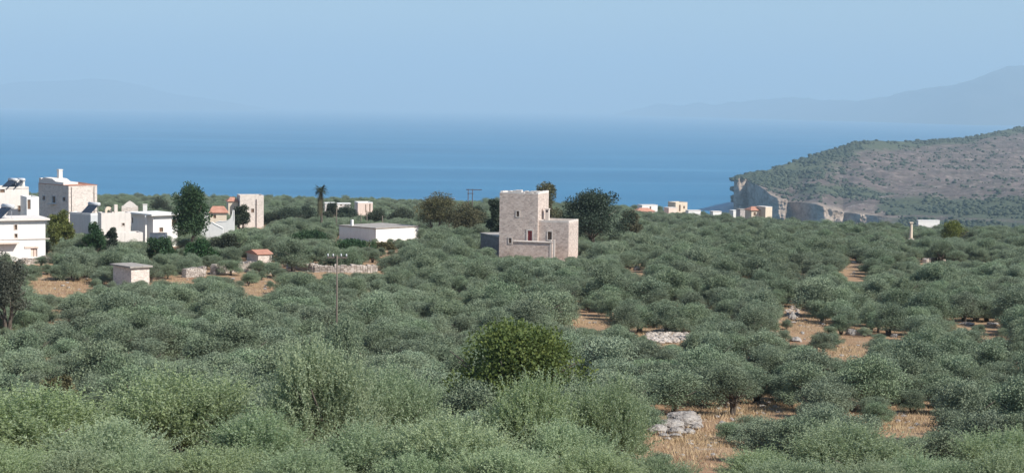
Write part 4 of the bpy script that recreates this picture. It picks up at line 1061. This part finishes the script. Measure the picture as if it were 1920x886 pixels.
for a in ((605, 655, 38, 225, 'tallest foreground olive with upright silvery shoots, left of the bright green tree', 0), (1000, 722, 37, 190, 'broad foreground olive directly before the bright green tree', 1),
          (1145, 726, 38, 170, 'foreground olive at the left edge of the bare ground with rocks', 2), (345, 706, 40, 280, 'wide foreground olive second from the lower left corner', 2),
          (70, 742, 38, 300, 'foreground olive filling the lower left corner', 1), (735, 705, 41, 185, 'foreground olive between the tallest olive and the bright green tree', 0),
          (1590, 806, 38, 250, 'foreground olive below the lone tree with a visible trunk', 0), (1885, 812, 38, 200, 'foreground olive in the lower right corner', 2),
          (480, 785, 36, 230, 'low foreground olive at the bottom edge left of the tallest olive', 1), (860, 790, 34, 240, 'low foreground olive at the bottom edge before the broad olive', 2), (1420, 850, 37, 190, 'low foreground olive right of the bare ground at the bottom edge', 1),
          (1225, 862, 36, 150, 'pale green young olive at the bottom edge below the rocks', 0), (700, 800, 35, 220, 'low foreground olive at the bottom edge below the tallest olive', 2), (200, 800, 35, 250, 'low foreground olive at the bottom edge near the left corner', 0),
          (1730, 862, 35, 190, 'low foreground olive between the two lower right olives', 1), (1070, 800, 35, 200, 'low foreground olive at the bottom edge left of the rocks', 0),
          (1375, 686, 67, 118, 'lone olive with its trunk showing on the bare strip', 3), (1268, 688, 67, 170, 'large dark olive right behind the rock outcrop', 4), (1412, 790, 55, 118, 'low bushy olive standing in the bare ground below the lone tree', 3),
          (1545, 750, 58, 130, 'dense dark olive between the bare strip and the dry grass patch', 4), (646, 584, 74, 112, 'olive hiding the foot of the lone utility pole', 3)):
    if a[5] < 3: near_tree(*a)
    else:
        px, py, d, w, lab, var = a; d = d * KD; t = P(px, py, d); z = G(t.x, d); h = t.z - z
        trees.append((d, t.x, d, w * d / F / (2 * OL_R), h / OL_H, rs.uniform(0, 6.28), ('lone', 0) if px == 1375 else ('mid', var), lab)); FOOT.append((t.x, d, w * d / F / 2 * .75))
far = []
y = 74.0
KP = np.array(KEEP); GP = np.array([(g[0], g[1], g[2], g[3], g[4][1]) for g in gaps]); GT = np.array([.72 if g[0] in WIDE else .36 for g in gaps]); FP = np.array(FOOT)
def blocked(x, y, R, H, sx, sz):
    z = G(x, y); pxc, pyt = proj(x, y, z + H * sz * .97); _, pyb = proj(x, y, z + .2 * sz)
    hw = R * sx * .95 * F / y; cy = (pyt + pyb) / 2; hh = (pyb - pyt) / 2
    dx = np.maximum(np.maximum(KP[:, 0] - pxc, 0), pxc - KP[:, 2]) / hw; dy = np.maximum(np.maximum(KP[:, 1] - cy, 0), cy - KP[:, 3]) / hh
    if np.any((dx * dx + dy * dy < .95) & (y <= KP[:, 4] - .3)): return True
    dx = (pxc - GP[:, 0]) / (hw + GP[:, 2]); dy = (cy - GP[:, 1]) / (hh + GP[:, 3])
    return bool(np.any((dx * dx + dy * dy < GT) & (y <= GP[:, 4] + 2.5)))
while y < 1060:
    sp = 3.3 if y < 300 else (4.3 if y < 560 else 6.0)
    big = 1.0 if y < 560 else 1.18
    half = .30 * y + 9
    xx = -half
    while xx < half:
        x = xx + rs.uniform(-1.3, 1.3); yy = y + rs.uniform(-1.6, 1.6); xx += sp
        if yy > (edge_d(x / yy * KD) + 4) * KD: continue
        if np.any((x - FP[:, 0]) ** 2 + (yy - FP[:, 1]) ** 2 < (FP[:, 2] + 1.0) ** 2): continue
        s0 = rs.choice([.55, .7, .8, .9, 1.08], p=[.14, .26, .3, .2, .1]) * rs.uniform(.98, 1.2) * big; sz0 = s0 * rs.uniform(.62, .95)
        for k in (1, .8, .62, .46):
            if not blocked(x, yy, OL_R, OL_H, s0 * k, sz0 * k): break
        else: continue
        trees.append((yy, x, yy, s0 * k, sz0 * k, rs.uniform(0, 6.28), ('mid', rs.randint(7)), None))
    y += sp * 1.05
def in_view(t):
    px, py = proj(t[1], t[2], G(t[1], t[2]) + 2); hw = OL_R * t[3] * F / t[2]
    return -hw < px < 1920 + hw and py < 930 + hw
trees.sort(key=lambda t: (not in_view(t), t[0]))
LAND = [('lone utility pole', 634, 560), ('flat heap of rubble', 1250, 632), ('sandy path', 1500, 605), ('orange soil patch', 1590, 658), ('bright green tree', 962, 690), ('rock outcrop', 1270, 790), ('lone olive', 1375, 770),
        ('dry grass patch', 1700, 795), ('bare field', 120, 540), ('dull dark tree cut by the left edge', 14, 560), ('shaded rock pile', 1812, 609), ('small reddish gap', 112, 603), ('dark bare gap', 658, 684), ('yellowish leafy bush', 108, 740), ('reddish bare strip', 1110, 605)]
ind = trees[:300]
info = []
for t in ind:
    px, pyb = proj(t[1], t[2], G(t[1], t[2])); _, pyt = proj(t[1], t[2], G(t[1], t[2]) + OL_H * t[4]); info.append((px, (pyb + pyt) / 2, OL_R * t[3] * F / t[2]))
labels = [t[7] for t in ind]
ORD = ['', 'second ', 'third ', 'fourth ', 'fifth ', 'sixth ', 'seventh ', 'eighth ']
DIRS = (('to the left of', -1, 0), ('to the right of', 1, 0), ('behind', 0, -1), ('in front of', 0, 1))
groups = {}
for i, (px, py, hw) in enumerate(info):
    if labels[i]: continue
    nm, lx, ly = min(LAND, key=lambda L_: math.hypot(px - L_[1], (py - L_[2]) * 1.6))
    ddx, ddy = px - lx, (py - ly) * 1.6
    rel = DIRS[0 if ddx < 0 else 1][0] if abs(ddx) > abs(ddy) else DIRS[2 if ddy < 0 else 3][0]
    groups.setdefault((nm, rel), []).append((math.hypot(ddx, ddy), i))
shared = {}
for (nm, rel), L_ in groups.items():
    for k, (_, i) in enumerate(sorted(L_)):
        if k < len(ORD): labels[i] = '%solive %s the %s' % (ORD[k] if k else 'first ', rel, nm)
        else: shared[i] = 'olive in the far grove %s the %s' % (rel, nm)
for i, t in enumerate(ind):
    kind, var = t[6]; cr, tr_ = {'near': near_v, 'mid': mid_v, 'lone': lone_v}[kind][var]
    grp = 'olive trees of the plateau'
    lab = labels[i]
    if lab is None:
        lab = shared[i]; grp = lab.replace('olive in', 'olives in')
    add_tree('olive_tree', t[1], t[2], cr, tr_, t[3], t[4], t[5], lab, 'olive tree', grp)
rest = trees[300:]
print('olives', len(trees), 'furthest individual', max(t[0] for t in ind))

# the far grove: one object, its points grown into the same trees by geometry nodes
pm = bpy.data.meshes.new('olive_grove')
pm.from_pydata([(t[1], t[2], G(t[1], t[2]) - .05) for t in rest], [], [])
for nm, typ, vals in (('sx', 'FLOAT', [t[3] for t in rest]), ('sz', 'FLOAT', [t[4] for t in rest]), ('rz', 'FLOAT', [t[5] for t in rest]), ('pick', 'INT', [int(t[6][1]) % 7 for t in rest])):
    a = pm.attributes.new(nm, typ, 'POINT'); a.data.foreach_set('value', vals)
grove = link(bpy.data.objects.new('olive_grove', pm))
tag(grove, 'closed grove of far grey-green olive trees covering the plateau', 'grove', None, 'stuff')
src = {}
for o in bpy.data.objects:
    if o.type == 'MESH' and o.parent is not None and o.parent.name.startswith('olive_tree'):
        for i, (c_, t_) in enumerate(mid_v):
            if o.data is c_: src.setdefault(('c', i), o)
            if o.data is t_: src.setdefault(('t', i), o)
ng = bpy.data.node_groups.new('grove_nodes', 'GeometryNodeTree')
ng.interface.new_socket('Geometry', in_out='INPUT', socket_type='NodeSocketGeometry'); ng.interface.new_socket('Geometry', in_out='OUTPUT', socket_type='NodeSocketGeometry')
gn = ng.nodes; gl = ng.links
gi = gn.new('NodeGroupInput'); go_ = gn.new('NodeGroupOutput')
def attr(nm, typ):
    a = gn.new('GeometryNodeInputNamedAttribute'); a.data_type = typ; a.inputs[0].default_value = nm
    return a.outputs[0]
sc = gn.new('ShaderNodeCombineXYZ'); s1 = attr('sx', 'FLOAT'); gl.new(s1, sc.inputs[0]); gl.new(s1, sc.inputs[1]); gl.new(attr('sz', 'FLOAT'), sc.inputs[2])
rc = gn.new('ShaderNodeCombineXYZ'); gl.new(attr('rz', 'FLOAT'), rc.inputs[2])
jn = gn.new('GeometryNodeJoinGeometry')
for i in range(7):
    j2 = gn.new('GeometryNodeJoinGeometry')
    for k in ('t', 'c'):
        oi = gn.new('GeometryNodeObjectInfo'); oi.transform_space = 'ORIGINAL'; oi.inputs['Object'].default_value = src[(k, i)]
        gl.new(oi.outputs['Geometry'], j2.inputs[0])
    ip = gn.new('GeometryNodeInstanceOnPoints')
    cmp = gn.new('FunctionNodeCompare'); cmp.data_type = 'INT'; cmp.operation = 'EQUAL'
    ins = [s for s in cmp.inputs if s.type == 'INT']
    gl.new(attr('pick', 'INT'), ins[0]); ins[1].default_value = i
    gl.new(gi.outputs[0], ip.inputs['Points']); gl.new(cmp.outputs[0], ip.inputs['Selection']); gl.new(j2.outputs[0], ip.inputs['Instance'])
    gl.new(sc.outputs[0], ip.inputs['Scale']); gl.new(rc.outputs[0], ip.inputs['Rotation'])
    gl.new(ip.outputs[0], jn.inputs[0])
gl.new(jn.outputs[0], go_.inputs[0])
md = grove.modifiers.new('grow', 'NODES'); md.node_group = ng
